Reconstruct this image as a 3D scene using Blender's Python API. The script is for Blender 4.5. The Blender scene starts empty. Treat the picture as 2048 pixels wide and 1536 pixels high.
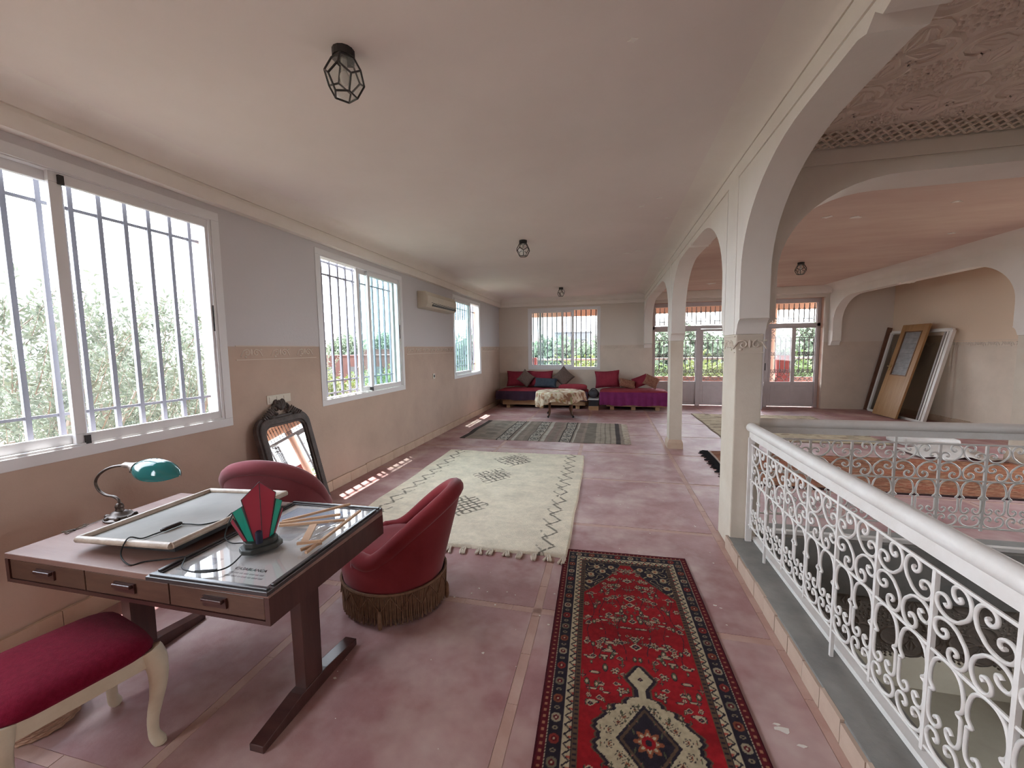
import bpy, math, random
import numpy as np
from mathutils import Vector, Matrix
from mathutils.geometry import tessellate_polygon
random.seed(7); RNG = np.random.default_rng(7)
PI = math.pi
S = bpy.context.scene
COL = S.collection
# ------------------------------------------------------------------ camera
F_PX, YAW, PITCH, ROLL, EYE = 812.0, 0.23315, 0.08704, -0.01431, 1.55
fw = Vector((-math.sin(YAW)*math.cos(PITCH), math.cos(YAW)*math.cos(PITCH), -math.sin(PITCH)))
r0 = Vector((math.cos(YAW), math.sin(YAW), 0)); u0 = r0.cross(fw)
rt = r0*math.cos(ROLL)+u0*math.sin(ROLL); up = -r0*math.sin(ROLL)+u0*math.cos(ROLL)
cd = bpy.data.cameras.new('camera'); cd.sensor_width = 36; cd.lens = F_PX*36/2048
cd.clip_start = 0.05; cd.clip_end = 500
cam = bpy.data.objects.new('camera', cd); COL.objects.link(cam)
m = Matrix((rt, up, -fw)).transposed().to_4x4(); m.translation = Vector((0, 0, EYE)); cam.matrix_world = m
S.camera = cam
# ------------------------------------------------------------------ sky, sun, exposure
S.view_settings.view_transform = 'Standard'; S.view_settings.look = 'None'
S.view_settings.gamma = 1.0; S.view_settings.use_curve_mapping = False
S.view_settings.exposure = 1.5
SKY, SUN = 5.8, 8.5
W = bpy.data.worlds.new('hazy_sky'); S.world = W; W.use_nodes = True
nt = W.node_tree; nt.nodes.clear()
wo = nt.nodes.new('ShaderNodeOutputWorld'); bg = nt.nodes.new('ShaderNodeBackground')
tc = nt.nodes.new('ShaderNodeTexCoord'); sx = nt.nodes.new('ShaderNodeSeparateXYZ'); cr = nt.nodes.new('ShaderNodeValToRGB')
nt.links.new(tc.outputs['Generated'], sx.inputs[0]); nt.links.new(sx.outputs['Z'], cr.inputs[0])
cr.color_ramp.elements[0].position = 0.0; cr.color_ramp.elements[0].color = (0.90, 0.94, 1.0, 1)
cr.color_ramp.elements[1].position = 0.6; cr.color_ramp.elements[1].color = (0.80, 0.90, 1.0, 1)
nt.links.new(cr.outputs[0], bg.inputs[0]); nt.links.new(bg.outputs[0], wo.inputs[0]); bg.inputs[1].default_value = SKY
sl = bpy.data.lights.new('sun', 'SUN'); sl.energy = SUN; sl.angle = 0.012; sl.color = (1, 0.95, 0.87)
so = bpy.data.objects.new('sun', sl); COL.objects.link(so); so.location = (-4, 6, 20)
so.rotation_euler = Vector((0.172, -0.12, -1)).to_track_quat('-Z', 'Y').to_euler()
S.cycles.max_bounces = 14; S.cycles.diffuse_bounces = 8; S.cycles.transparent_max_bounces = 24
S.cycles.filter_width = 1.0; S.cycles.glossy_bounces = 4; S.cycles.sample_clamp_indirect = 6.0
def portal(loc, sx_, sy_, d):
    l = bpy.data.lights.new('daylight_portal', 'AREA'); l.shape = 'RECTANGLE'; l.size = sx_; l.size_y = sy_
    l.cycles.is_portal = True
    o = bpy.data.objects.new('daylight_portal', l); COL.objects.link(o); o.location = loc
    o.rotation_euler = Vector(d).to_track_quat('-Z', 'Z').to_euler()
for yc in (1.75, 4.68, 8.53): portal((-3.3, yc, 1.8), 1.75, 1.65, (1, 0, 0))
portal((-3.3, -1.3, 1.8), 1.75, 1.65, (1, 0, 0)); portal((6.65, 1.2, 1.78), 1.1, 1.65, (-1, 0, 0)); portal((6.65, 5.3, 1.78), 2.2, 1.65, (-1, 0, 0)); portal((-1.2, 11.5, 1.8), 1.85, 1.65, (0, -1, 0)); portal((3.05, 11.5, 1.35), 3.9, 2.6, (0, -1, 0))

# ------------------------------------------------------------------ helpers
def lin(*c):
    return tuple(((v/255)/12.92 if v/255 <= .04045 else ((v/255+.055)/1.055)**2.4) for v in c)
class G:
    def __init__(s): s.v = []; s.f = []
    def add(s, vs, fs):
        o = len(s.v); s.v += [tuple(p) for p in vs]; s.f += [tuple(i+o for i in f) for f in fs]; return s
    def box(s, x0, x1, y0, y1, z0, z1, M=None):
        vs = [Vector((x, y, z)) for z in (z0, z1) for y in (y0, y1) for x in (x0, x1)]
        if M is not None: vs = [M @ p for p in vs]
        return s.add(vs, [(0, 2, 3, 1), (4, 5, 7, 6), (0, 1, 5, 4), (2, 6, 7, 3), (0, 4, 6, 2), (1, 3, 7, 5)])
    def bar(s, a, b, w, h, upv=(0, 0, 1)):
        a = Vector(a); b = Vector(b); d = (b-a); L = d.length; d.normalize()
        x = d.cross(Vector(upv))
        if x.length < 1e-4: x = d.cross(Vector((1, 0, 0)))
        x.normalize(); z = x.cross(d)
        M = Matrix((x, d, z)).transposed().to_4x4(); M.translation = a
        return s.box(-w/2, w/2, 0, L, -h/2, h/2, M)
    def tube(s, pts, r, n=6, closed=False, caps=True, sq=1.0):
        P = [Vector(p) for p in pts]; N = len(P); R = r if hasattr(r, '__len__') else [r]*N
        T = []
        for i in range(N):
            a = P[(i-1) % N] if closed or i > 0 else P[i]; b = P[(i+1) % N] if closed or i < N-1 else P[i]
            t = (b-a); T.append(t.normalized() if t.length > 1e-9 else Vector((0, 0, 1)))
        ref = Vector((0, 0, 1)) if abs(T[0].z) < .9 else Vector((1, 0, 0))
        u = T[0].cross(ref).normalized(); vs = []
        for i in range(N):
            u = (u - T[i]*u.dot(T[i]))
            u = u.normalized() if u.length > 1e-6 else T[i].orthogonal().normalized()
            w = T[i].cross(u)
            for k in range(n):
                a = 2*PI*k/n; vs.append(P[i]+(u*math.cos(a)+w*math.sin(a)*sq)*R[i])
        fs = []
        for i in range(N if closed else N-1):
            for k in range(n):
                j = (i+1) % N; fs.append((i*n+k, i*n+(k+1) % n, j*n+(k+1) % n, j*n+k))
        if caps and not closed: fs += [tuple(range(n))[::-1], tuple((N-1)*n+k for k in range(n))]
        return s.add(vs, fs)
    def lathe(s, prof, n=20, c=(0, 0, 0), sx=1, sy=1, M=None):
        vs = []; 
        for (r, z) in prof:
            for k in range(n):
                a = 2*PI*k/n; p = Vector((c[0]+r*sx*math.cos(a), c[1]+r*sy*math.sin(a), c[2]+z))
                vs.append(M @ p if M is not None else p)
        fs = [(i*n+k, i*n+(k+1) % n, (i+1)*n+(k+1) % n, (i+1)*n+k) for i in range(len(prof)-1) for k in range(n)]
        fs += [tuple(range(n))[::-1], tuple((len(prof)-1)*n+k for k in range(n))]
        return s.add(vs, fs)
    def prism(s, poly, axis, a0, a1):
        def P(p, a): return {'x': (a, p[0], p[1]), 'y': (p[0], a, p[1]), 'z': (p[0], p[1], a)}[axis]
        n = len(poly); vs = [P(p, a0) for p in poly]+[P(p, a1) for p in poly]
        tri = tessellate_polygon([[Vector((p[0], p[1], 0)) for p in poly]])
        fs = [tuple(t) for t in tri]+[tuple(n+i for i in reversed(t)) for t in tri]
        fs += [(i, (i+1) % n, n+(i+1) % n, n+i) for i in range(n)]
        return s.add(vs, fs)
    def grid(s, fn, nu, nv, cu=False, cv=False):
        vs = [fn(i/(nu if cu else nu-1), j/(nv if cv else nv-1)) for i in range(nu) for j in range(nv)]
        fs = []
        for i in range(nu if cu else nu-1):
            for j in range(nv if cv else nv-1):
                a, b = (i+1) % nu, (j+1) % nv; fs.append((i*nv+j, a*nv+j, a*nv+b, i*nv+b))
        return s.add(vs, fs)
    def ell(s, c, rx, ry, rz, n=12, m_=8, M=None):
        pr = [(max(1e-4, math.sin(PI*i/m_)), -math.cos(PI*i/m_)) for i in range(m_+1)]
        vs = []
        for (r, z) in pr:
            for k in range(n):
                a = 2*PI*k/n; p = Vector((r*rx*math.cos(a), r*ry*math.sin(a), z*rz))
                p = (M @ p if M is not None else p)+Vector(c); vs.append(p)
        return s.add(vs, [(i*n+k, i*n+(k+1) % n, (i+1)*n+(k+1) % n, (i+1)*n+k) for i in range(m_) for k in range(n)])
    def mesh(s, name, mat=None, smooth=False, fix=True):
        me = bpy.data.meshes.new(name); me.from_pydata(s.v, [], s.f)
        if fix:
            import bmesh
            b = bmesh.new(); b.from_mesh(me); bmesh.ops.recalc_face_normals(b, faces=b.faces); b.to_mesh(me); b.free()
        if smooth:
            me.polygons.foreach_set('use_smooth', [True]*len(me.polygons)); me.set_sharp_from_angle(angle=math.radians(smooth if smooth > 1 else 40))
        if mat: me.materials.append(mat)
        return me
    def obj(s, name, mat, parent=None, smooth=False, bevel=0, fix=True):
        return inst(s.mesh(name, mat, smooth, fix), name, parent, bevel=bevel)
def inst(me, name, parent=None, loc=None, rot=None, scale=None, bevel=0):
    o = bpy.data.objects.new(name, me); COL.objects.link(o)
    if parent is not None: o.parent = parent
    if loc is not None: o.location = loc
    if rot is not None: o.rotation_euler = rot
    if scale is not None: o.scale = scale
    if bevel:
        b = o.modifiers.new('bevel', 'BEVEL'); b.width = bevel; b.segments = 2; b.limit_method = 'ANGLE'
    return o
def tag(o, label=None, cat=None, group=None, kind=None):
    if label: o['label'] = label
    if cat: o['category'] = cat
    if group: o['group'] = group
    if kind: o['kind'] = kind
    return o
def thing(name, loc, label, cat, rz=0, group=None, kind=None):
    o = bpy.data.objects.new(name, None); COL.objects.link(o); o.empty_display_size = .1
    o.location = loc; o.rotation_euler = (0, 0, rz); return tag(o, label, cat, group, kind)
def struct(name, label, cat=None):
    return thing(name, (0, 0, 0), label, cat or name.split('_')[0], kind='structure')
def smooth_path(pts, k=6, closed=False):
    P = [Vector(p) for p in pts]; n = len(P); out = []
    for i in range(n if closed else n-1):
        g = (lambda j: P[j % n]) if closed else (lambda j: P[max(0, min(n-1, j))])
        a, b, c, d = g(i-1), g(i), g(i+1), g(i+2)
        for t in range(k):
            t /= k; out.append(.5*((2*b)+(c-a)*t+(2*a-5*b+4*c-d)*t*t+(3*b-a-3*c+d)*t**3))
    if not closed: out.append(P[-1])
    return out
# ------------------------------------------------------------------ materials
def M(name, c1, c2=None, sc=6, rough=.7, bump=0, bsc=None, metal=0, spec=.3, c3=None, sc3=1.2, lo=.35, hi=.7, sheen=0, wave=None, coords='Object', stretch=None):
    mt = bpy.data.materials.new(name); mt.use_nodes = True; n = mt.node_tree; b = n.nodes['Principled BSDF']
    b.inputs['Roughness'].default_value = rough; b.inputs['Metallic'].default_value = metal
    b.inputs['Specular IOR Level'].default_value = spec; b.inputs['Base Color'].default_value = (*c1, 1)
    if sheen: b.inputs['Sheen Weight'].default_value = sheen; b.inputs['Sheen Roughness'].default_value = .4
    L = n.links.new; t = n.nodes.new('ShaderNodeTexCoord'); src = t.outputs[coords]
    if stretch:
        mp = n.nodes.new('ShaderNodeMapping'); mp.inputs['Scale'].default_value = stretch; L(src, mp.inputs[0]); src = mp.outputs[0]
    def noise(scale, detail=6):
        x = n.nodes.new('ShaderNodeTexNoise'); x.inputs['Scale'].default_value = scale; x.inputs['Detail'].default_value = detail; x.inputs['Roughness'].default_value = .62
        L(src, x.inputs['Vector']); return x.outputs['Fac']
    col = None
    if c2:
        f = noise(sc); rp = n.nodes.new('ShaderNodeValToRGB'); rp.color_ramp.elements[0].position = lo; rp.color_ramp.elements[1].position = hi
        rp.color_ramp.elements[0].color = (*c1, 1); rp.color_ramp.elements[1].color = (*c2, 1); L(f, rp.inputs[0]); col = rp.outputs[0]
        if c3:
            f3 = noise(sc3, 4); r3 = n.nodes.new('ShaderNodeMapRange'); r3.inputs[1].default_value = .45; r3.inputs[2].default_value = .75; L(f3, r3.inputs[0])
            mx = n.nodes.new('ShaderNodeMix'); mx.data_type = 'RGBA'; L(r3.outputs[0], mx.inputs[0]); L(col, mx.inputs[6]); mx.inputs[7].default_value = (*c3, 1); col = mx.outputs[2]
        L(col, b.inputs['Base Color'])
    if bump:
        f = noise(bsc or sc*4, 8); bp = n.nodes.new('ShaderNodeBump'); bp.inputs['Strength'].default_value = bump; bp.inputs['Distance'].default_value = .01
        L(f, bp.inputs['Height']); L(bp.outputs[0], b.inputs['Normal'])
    return mt
def two_tone(name, low, high, z, c_noise=.15):
    mt = M(name, low, tuple(v*(1-c_noise) for v in low), 1.7, .85, .25, 30); n = mt.node_tree; b = n.nodes['Principled BSDF']; L = n.links.new
    g = n.nodes.new('ShaderNodeNewGeometry'); sp = n.nodes.new('ShaderNodeSeparateXYZ'); L(g.outputs['Position'], sp.inputs[0])
    mr = n.nodes.new('ShaderNodeMapRange'); mr.inputs[1].default_value = z-.004; mr.inputs[2].default_value = z+.004; L(sp.outputs['Z'], mr.inputs[0])
    src = b.inputs['Base Color'].links[0].from_socket
    mx = n.nodes.new('ShaderNodeMix'); mx.data_type = 'RGBA'; L(mr.outputs[0], mx.inputs[0]); L(src, mx.inputs[6]); mx.inputs[7].default_value = (*high, 1)
    L(mx.outputs[2], b.inputs['Base Color']); return mt
def attr_mat(name, rough=.95, bump=.5, bsc=250, sheen=0):
    mt = bpy.data.materials.new(name); mt.use_nodes = True; n = mt.node_tree; b = n.nodes['Principled BSDF']; L = n.links.new
    a = n.nodes.new('ShaderNodeVertexColor'); a.layer_name = 'weave'; L(a.outputs[0], b.inputs['Base Color'])
    b.inputs['Roughness'].default_value = rough; b.inputs['Specular IOR Level'].default_value = .1
    if sheen: b.inputs['Sheen Weight'].default_value = sheen
    t = n.nodes.new('ShaderNodeTexCoord'); x = n.nodes.new('ShaderNodeTexNoise'); x.inputs['Scale'].default_value = bsc; L(t.outputs['Object'], x.inputs['Vector'])
    bp = n.nodes.new('ShaderNodeBump'); bp.inputs['Strength'].default_value = bump; bp.inputs['Distance'].default_value = .006
    L(x.outputs['Fac'], bp.inputs['Height']); L(bp.outputs[0], b.inputs['Normal']); return mt
def glass_mat(name, tint=(1, 1, 1), dust=.08, gloss=.06, dustc=(.9, .93, .95)):
    mt = bpy.data.materials.new(name); mt.use_nodes = True; n = mt.node_tree; n.nodes.clear(); L = n.links.new
    o = n.nodes.new('ShaderNodeOutputMaterial'); t = n.nodes.new('ShaderNodeBsdfTransparent'); t.inputs[0].default_value = (*tint, 1)
    g = n.nodes.new('ShaderNodeBsdfGlossy'); g.inputs['Roughness'].default_value = .02
    d = n.nodes.new('ShaderNodeBsdfTranslucent'); d.inputs[0].default_value = (*dustc, 1)
    m1 = n.nodes.new('ShaderNodeMixShader'); m1.inputs[0].default_value = dust; L(t.outputs[0], m1.inputs[1]); L(d.outputs[0], m1.inputs[2])
    m2 = n.nodes.new('ShaderNodeMixShader'); fr = n.nodes.new('ShaderNodeLayerWeight'); pw = n.nodes.new('ShaderNodeMath'); pw.operation = 'POWER'; pw.inputs[1].default_value = 5; ma = n.nodes.new('ShaderNodeMath'); ma.operation = 'MULTIPLY_ADD'; ma.inputs[1].default_value = .5; ma.inputs[2].default_value = gloss*.4
    L(fr.outputs['Facing'], pw.inputs[0]); L(pw.outputs[0], ma.inputs[0]); L(ma.outputs[0], m2.inputs[0]); L(m1.outputs[0], m2.inputs[1]); L(g.outputs[0], m2.inputs[2]); L(m2.outputs[0], o.inputs[0]); return mt
def stained(name, c):
    mt = bpy.data.materials.new(name); mt.use_nodes = True; n = mt.node_tree; b = n.nodes['Principled BSDF']; L = n.links.new
    b.inputs['Base Color'].default_value = (*c, 1); b.inputs['Roughness'].default_value = .15
    t = n.nodes.new('ShaderNodeBsdfTranslucent'); t.inputs[0].default_value = (*c, 1); mx = n.nodes.new('ShaderNodeMixShader'); mx.inputs[0].default_value = .45
    o = n.nodes['Material Output']; L(b.outputs[0], mx.inputs[1]); L(t.outputs[0], mx.inputs[2]); L(mx.outputs[0], o.inputs[0]); return mt
def leaf_mat(name, c1, c2, tr=.35):
    mt = M(name, c1, c2, 1.3, .6, lo=.3, hi=.7); n = mt.node_tree; b = n.nodes['Principled BSDF']; L = n.links.new
    t = n.nodes.new('ShaderNodeBsdfTranslucent'); src = b.inputs['Base Color'].links[0].from_socket; L(src, t.inputs[0])
    mx = n.nodes.new('ShaderNodeMixShader'); mx.inputs[0].default_value = tr; o = n.nodes['Material Output']
    L(b.outputs[0], mx.inputs[1]); L(t.outputs[0], mx.inputs[2]); L(mx.outputs[0], o.inputs[0]); return mt
WHITE = M('white_plaster', (.79, .75, .70), (.73, .68, .63), 1.5, .85, .15, 25)
CEIL = M('ceiling_paint', (.77, .71, .68), (.72, .66, .63), 1.1, .9, .1, 20)
PINKC = M('pink_worn_ceiling', (.62, .47, .41), (.70, .58, .50), 1.5, .9, .2, 14, c3=(.58, .42, .37), sc3=.8, stretch=(.6, 2.2, 1))
CARVE = M('carved_plaster', (.80, .70, .62), (.74, .64, .56), 3, .9, .15, 60)
BEIGE = M('beige_tadelakt', (.62, .52, .41), (.54, .44, .34), 2.2, .75, .2, 30)
WALL = two_tone('two_tone_wall', (.52, .40, .325), (.56, .54, .55), 1.60)
WALLB = two_tone('two_tone_back_wall', (.62, .53, .45), (.62, .56, .50), 1.60)
WALLR = two_tone('two_tone_right_wall', (.70, .60, .50), (.70, .56, .43), 1.55)
COLM = M('column_plaster', (.62, .55, .46), (.55, .47, .38), 2.4, .7, .2, 30)
FLOORM = M('red_painted_cement', (.29, .135, .135), (.43, .255, .25), 2.6, .55, .15, 40, c3=(.53, .40, .37), sc3=1.9, coords='Object', spec=.4)
JOINT = M('joint_tile_clay', (.42, .25, .21), (.50, .34, .29), 5, .7, .15, 40)
KERBT = M('kerb_clay_tile', (.44, .32, .25), (.52, .39, .31), 4, .7, .2, 30)
CEMENT = M('grey_cement', (.20, .192, .18), (.27, .255, .235), 6, .85, .3, 50)
BASEB = M('baseboard_stone', (.47, .34, .25), (.55, .42, .32), 5, .7, .2, 40)
ALU = M('white_aluminium', (.70, .70, .71), rough=.4, spec=.5)
ORANGE = M('orange_render', (.58, .38, .29), (.52, .33, .25), 3, .9, .3, 40)
IRON = M('white_painted_iron', (.74, .71, .68), (.66, .62, .58), 9, .45, .1, 60, spec=.5)
GRILLE = M('window_grille_paint', (.18, .172, .20), rough=.5)
DGRILLE = M('door_grille_iron', (.16, .13, .13), rough=.5)
DOORW = M('lilac_white_door_paint', (.52, .47, .47), (.46, .41, .41), 4, .5)
GLASS = glass_mat('dusty_glass', (.97, .98, 1), .006)
GLASSG = glass_mat('greenish_glass', (.92, .985, .985), .004)
CLEAR = glass_mat('clear_glass', (1, 1, 1), .003)
LAMPG = glass_mat('lantern_glass', (.9, .9, .88), .15, .1)
BLACK = M('black_metal', (.02, .018, .018), rough=.45, spec=.5)
DARKW = M('dark_mahogany', (.045, .016, .014), (.075, .03, .024), 3, .32, .05, 40, spec=.5, stretch=(1, 8, 1))
DRAWM = M('drawer_walnut', (.075, .034, .022), (.11, .055, .035), 4, .4, spec=.5, stretch=(2, 1, 10))
DTOP = M('desk_top_veneer', (.19, .10, .08), (.25, .15, .12), 2.5, .5, .05, 60, spec=.3, stretch=(1, 7, 1))
# ------------------------------------------------------------------ structure
XL, XR, YB, YF, ZC = -3.0, 6.35, 11.15, -4.0, 2.92
WZ0, WZ1 = 0.985, 2.615                       # window openings
WINS = [(0.86, 2.68), (3.76, 5.61), (7.64, 9.42)]
def holes_wall(g, axis, t0, t1, a0, a1, z0, z1, holes):
    cur = a0
    def b(p, q, r, s):
        if q > p and s > r: g.box(t0, t1, p, q, r, s) if axis == 'x' else g.box(p, q, t0, t1, r, s)
    for (h0, h1, hz0, hz1) in sorted(holes):
        b(cur, h0, z0, z1); b(h0, h1, z0, hz0); b(h0, h1, hz1, z1); cur = h1
    b(cur, a1, z0, z1)
hl = [(a+.05, b-.05, WZ0, WZ1) for a, b in WINS]+[(-2.2, -.4, .95, 2.62)]  # last one: unseen opening behind the camera, added to bring in more daylight
g = G(); holes_wall(g, 'x', -3.07, XL, YF, YB+.3, -.2, ZC+.1, hl)
wall_left = tag(g.obj('wall_left', WALL), 'left wall with three windows, grey above and tan below a frieze', 'wall', kind='structure')
g = G(); holes_wall(g, 'x', -3.18, -3.07, YF-.2, YB+.3, -3.4, ZC+.4, [(a, b, c, 2.98) for a, b, c, d in hl]); g.obj('outer_wall', ORANGE, wall_left)
wb = [(-2.12, -.26, WZ0, WZ1), (1.12, 4.98, -.03, 2.66)]
g = G(); holes_wall(g, 'y', YB, YB+.07, XL, XR, -.2, ZC+.1, wb)
wall_back = tag(g.obj('wall_back', WALLB), 'far wall with a window above the sofas and glazed doors', 'wall', kind='structure')
g = G(); holes_wall(g, 'y', YB+.07, YB+.3, -3.07, XR, -3.4, ZC+.4, wb); g.obj('outer_wall', ORANGE, wall_back)
g = G(); holes_wall(g, 'x', XR, XR+.25, YF, YB+.3, -.35, ZC+.4, [(.7, 1.7, .95, 2.6), (4.2, 6.4, .95, 2.6)])  # both openings are out of view, added to light gallery and stairwell
wall_right = tag(g.obj('wall_right', WALLR), 'tan wall behind the leaning frames', 'wall', kind='structure')
wall_front = tag(G().box(-3.07, XR, YF-.25, YF, -3.4, ZC+.4).obj('wall_front', WALLB), 'plain wall behind the viewer', 'wall', kind='structure')
# ceilings
ceil = tag(G().box(XL-.18, 1.0, YF-.2, YB+.3, ZC, ZC+.3).obj('ceiling', CEIL), 'smooth cream ceiling over the long room', 'ceiling', kind='structure')
ceil_gal = tag(G().box(1.0, XR+.25, 3.43, YB+.3, ZC, ZC+.3).obj('ceiling_gallery', PINKC), 'worn pinkish ceiling behind the arcade', 'ceiling', kind='structure')
ceil_carv = tag(G().box(1.0, XR+.25, YF-.2, 3.43, ZC, ZC+.3).obj('ceiling_stairwell', CARVE), 'carved plaster ceiling above the stairwell', 'ceiling', kind='structure')
# paint flakes
def flake(parent, x, y, s, mat):
    n = 9; pl = [(x+s*random.uniform(.3, 1)*math.cos(2*PI*k/n)*random.choice((1, 1.5)), y+s*random.uniform(.3, 1)*math.sin(2*PI*k/n)) for k in range(n)]
    G().prism(pl, 'z', ZC-.004, ZC+.002).obj('paint_flake', mat, parent)
FLK = M('bare_plaster', (.80, .77, .73), rough=.9)
for x, y, s in ((.3, 4.3, .04), (.45, 4.1, .03), (.25, 6.3, .08), (.42, 6.2, .05), (.62, 4.75, .03), (.1, 2.02, .02)): flake(ceil, x, y, s, FLK)
for x, y, s in ((2.3, 5.2, .05), (2.6, 5.3, .06), (3.3, 5.0, .04), (2.0, 6, .06), (4.2, 6.4, .05), (1.6, 9.6, .1), (2.2, 9.9, .12), (3.1, 10.2, .1)): flake(ceil_gal, x, y, s, FLK)
# cornices: profile (distance from wall, z)
def cornice_prof(d=.07, s=.045, z0=2.69):
    p = [(0, z0), (d, z0), (d, z0+.088), (s, z0+.096), (s+.004, z0+.12)]
    for i in range(7):
        a = PI/2*i/6; p.append((s+.02+.15*(1-math.cos(a)), z0+.12+(ZC-z0-.12)*math.sin(a)))
    return p+[(0, ZC)]
pf = cornice_prof()
tag(G().prism([(XL+d, z) for d, z in pf], 'y', YF, YB).obj('trim_1', WHITE, smooth=30), 'cornice above the left windows', 'cornice', kind='structure')
tag(G().prism([(YB-d, z) for d, z in pf], 'x', XL, .9).obj('trim_2', WHITE, smooth=30), 'cornice above the far window', 'cornice', kind='structure')
cv = [(.9, 2.86)]+[(.9-.22*(1-math.cos(PI/2*i/6)), 2.86+.06*math.sin(PI/2*i/6)) for i in range(1, 7)]+[(.9, ZC)]
tag(G().prism(cv, 'y', YF, YB).obj('trim_3', WHITE, smooth=40), 'cove where the arcade meets the ceiling', 'cornice', kind='structure')
tag(G().box(1.09, 5.05, YB-.12, YB, 2.74, ZC).obj('trim_4', WHITE), 'plain soffit band above the glazed doors', 'cornice', kind='structure')
# arches
def arch(a, b, sp=1.63, jamb=.08, top=2.675, ex=.9, z0=2.06, sp2=None):
    def half(x0, s, spz):
        p = [(x0, spz), (x0+s*.012, spz+.03), (x0+s*.03, spz+.07), (x0+s*.055, spz+.095), (x0+s*jamb, spz+.105), (x0+s*(jamb-.012), spz+.112)]
        for i in range(13):
            t = PI/2*i/12; p.append((x0+s*(jamb-.012+ex*(1-math.cos(t))), z0+(top-z0)*math.sin(t)))
        return p
    mid = (a+b)/2
    return half(a, 1, sp)+[(mid-.1, top+.004), (mid-.045, top-.012), (mid, top+.028), (mid+.045, top-.012), (mid+.1, top+.004)]+half(b, -1, sp2 or sp)[::-1]
A1, A2, A3 = arch(.3, 3.26), arch(3.6, 6.45, ex=.8), arch(6.7, 11.03, sp2=1.52)
wm = struct('wall_middle', 'white arcade wall with three wide arches on columns', 'arcade')
poly = [(YF, ZC), (YF, 1.63)]+A1+A2+A3+[(YB, 1.52), (YB, ZC)]
G().prism(poly, 'x', .91, 1.09).obj('arch_wall', WHITE, wm, smooth=35)
def plate(pl, nm='raised_panel'): return G().prism(pl, 'x', .9, .9105).obj(nm, WHITE, wm, smooth=35)
plate([(YF, 2.862), (YB, 2.862), (YB, ZC), (YF, ZC)])
plate([(YF, 2.846), (YF, 2.752), (3.318, 2.752), (3.318, 1.63), (3.56, 1.63), (3.56, 2.752), (6.49, 2.752), (6.49, 1.63), (6.66, 1.63), (6.66, 2.752), (YB, 2.752), (YB, 2.846)])
plate([(YF, 2.735), (YF, 1.63)]+A1+[(3.30, 1.63), (3.30, 2.735)])
plate([(3.575, 2.735), (3.575, 1.63)]+A2+[(6.475, 1.63), (6.475, 2.735)])
plate([(6.675, 2.735), (6.675, 1.63)]+A3+[(YB, 1.52), (YB, 2.735)])
def column(parent, x0, x1, y0, y1, base=True, ztop=1.63):
    g = G().box(x0, x1, y0, y1, 0, ztop); c = g.obj('column', COLM, parent, bevel=.008)
    if base:
        e = .02; vs = [(x0-e, y0-e, 0), (x1+e, y0-e, 0), (x1+e, y1+e, 0), (x0-e, y1+e, 0), (x0-e, y0-e, .09), (x1+e, y0-e, .09), (x1+e, y1+e, .09), (x0-e, y1+e, .09), (x0, y0, .14), (x1, y0, .14), (x1, y1, .14), (x0, y1, .14)]
        fs = [(3, 2, 1, 0), (8, 9, 10, 11)]+[(i, (i+1) % 4, 4+(i+1) % 4, 4+i) for i in range(4)]+[(4+i, 4+(i+1) % 4, 8+(i+1) % 4, 8+i) for i in range(4)]
        G().add(vs, fs).obj('plinth', BASEB, c)
    return c
column(wm, .905, 1.085, YF, .3, False)
big = column(wm, .905, 1.085, 3.265, 3.595, False)
mid_c = column(wm, .905, 1.085, 6.455, 6.695)
# capital block on the nearest column and cross beam
A4 = arch(1.085, 5.05, top=2.655, ex=.72, z0=2.05)
wc = struct('wall_cross', 'beam with a flat arch crossing over the stairwell railing', 'arch')
pc = [(1.0, ZC), (1.0, 1.63)]+A4+[(5.06, 1.63), (5.06, ZC)]
G().prism(pc, 'y', 3.275, 3.585).obj('arch_wall', WHITE, wc, smooth=35)
G().prism([(1.08, 2.735), (1.085, 1.64)]+A4+[(5.05, 2.735)], 'y', 3.262, 3.2755).obj('raised_panel', WHITE, wc, smooth=35)
G().box(1.085, 5.05, 3.262, 3.2755, 2.752, 2.845).obj('raised_panel', WHITE, wc)
G().box(1.085, 5.05, 3.262, 3.2755, 2.858, ZC).obj('raised_panel', WHITE, wc)
wg = struct('wall_gallery', 'second arcade on the right, in front of the leaning frames', 'arcade')
A5 = arch(6.55, 11.03, top=2.62, ex=.75, sp2=1.52); A6 = arch(3.6, 6.2, top=2.62, ex=.7)
G().prism([(YF, ZC), (YF, 1.63), (3.26, 1.63), (3.6, 1.63)]+A6+A5+[(YB, 1.52), (YB, ZC)], 'x', 5.07, 5.25).obj('arch_wall', WHITE, wg, smooth=35)
cvg = [(5.07, 2.76)]+[(5.07-.2*(1-math.cos(PI/2*i/6)), 2.76+.16*math.sin(PI/2*i/6)) for i in range(1, 7)]+[(5.07, ZC)]
G().prism(cvg, 'y', 3.585, YB).obj('cove', WHITE, wg, smooth=40)
column(wg, 5.075, 5.245, 6.205, 6.545); column(wg, 5.075, 5.245, 3.265, 3.595, False); 
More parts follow.
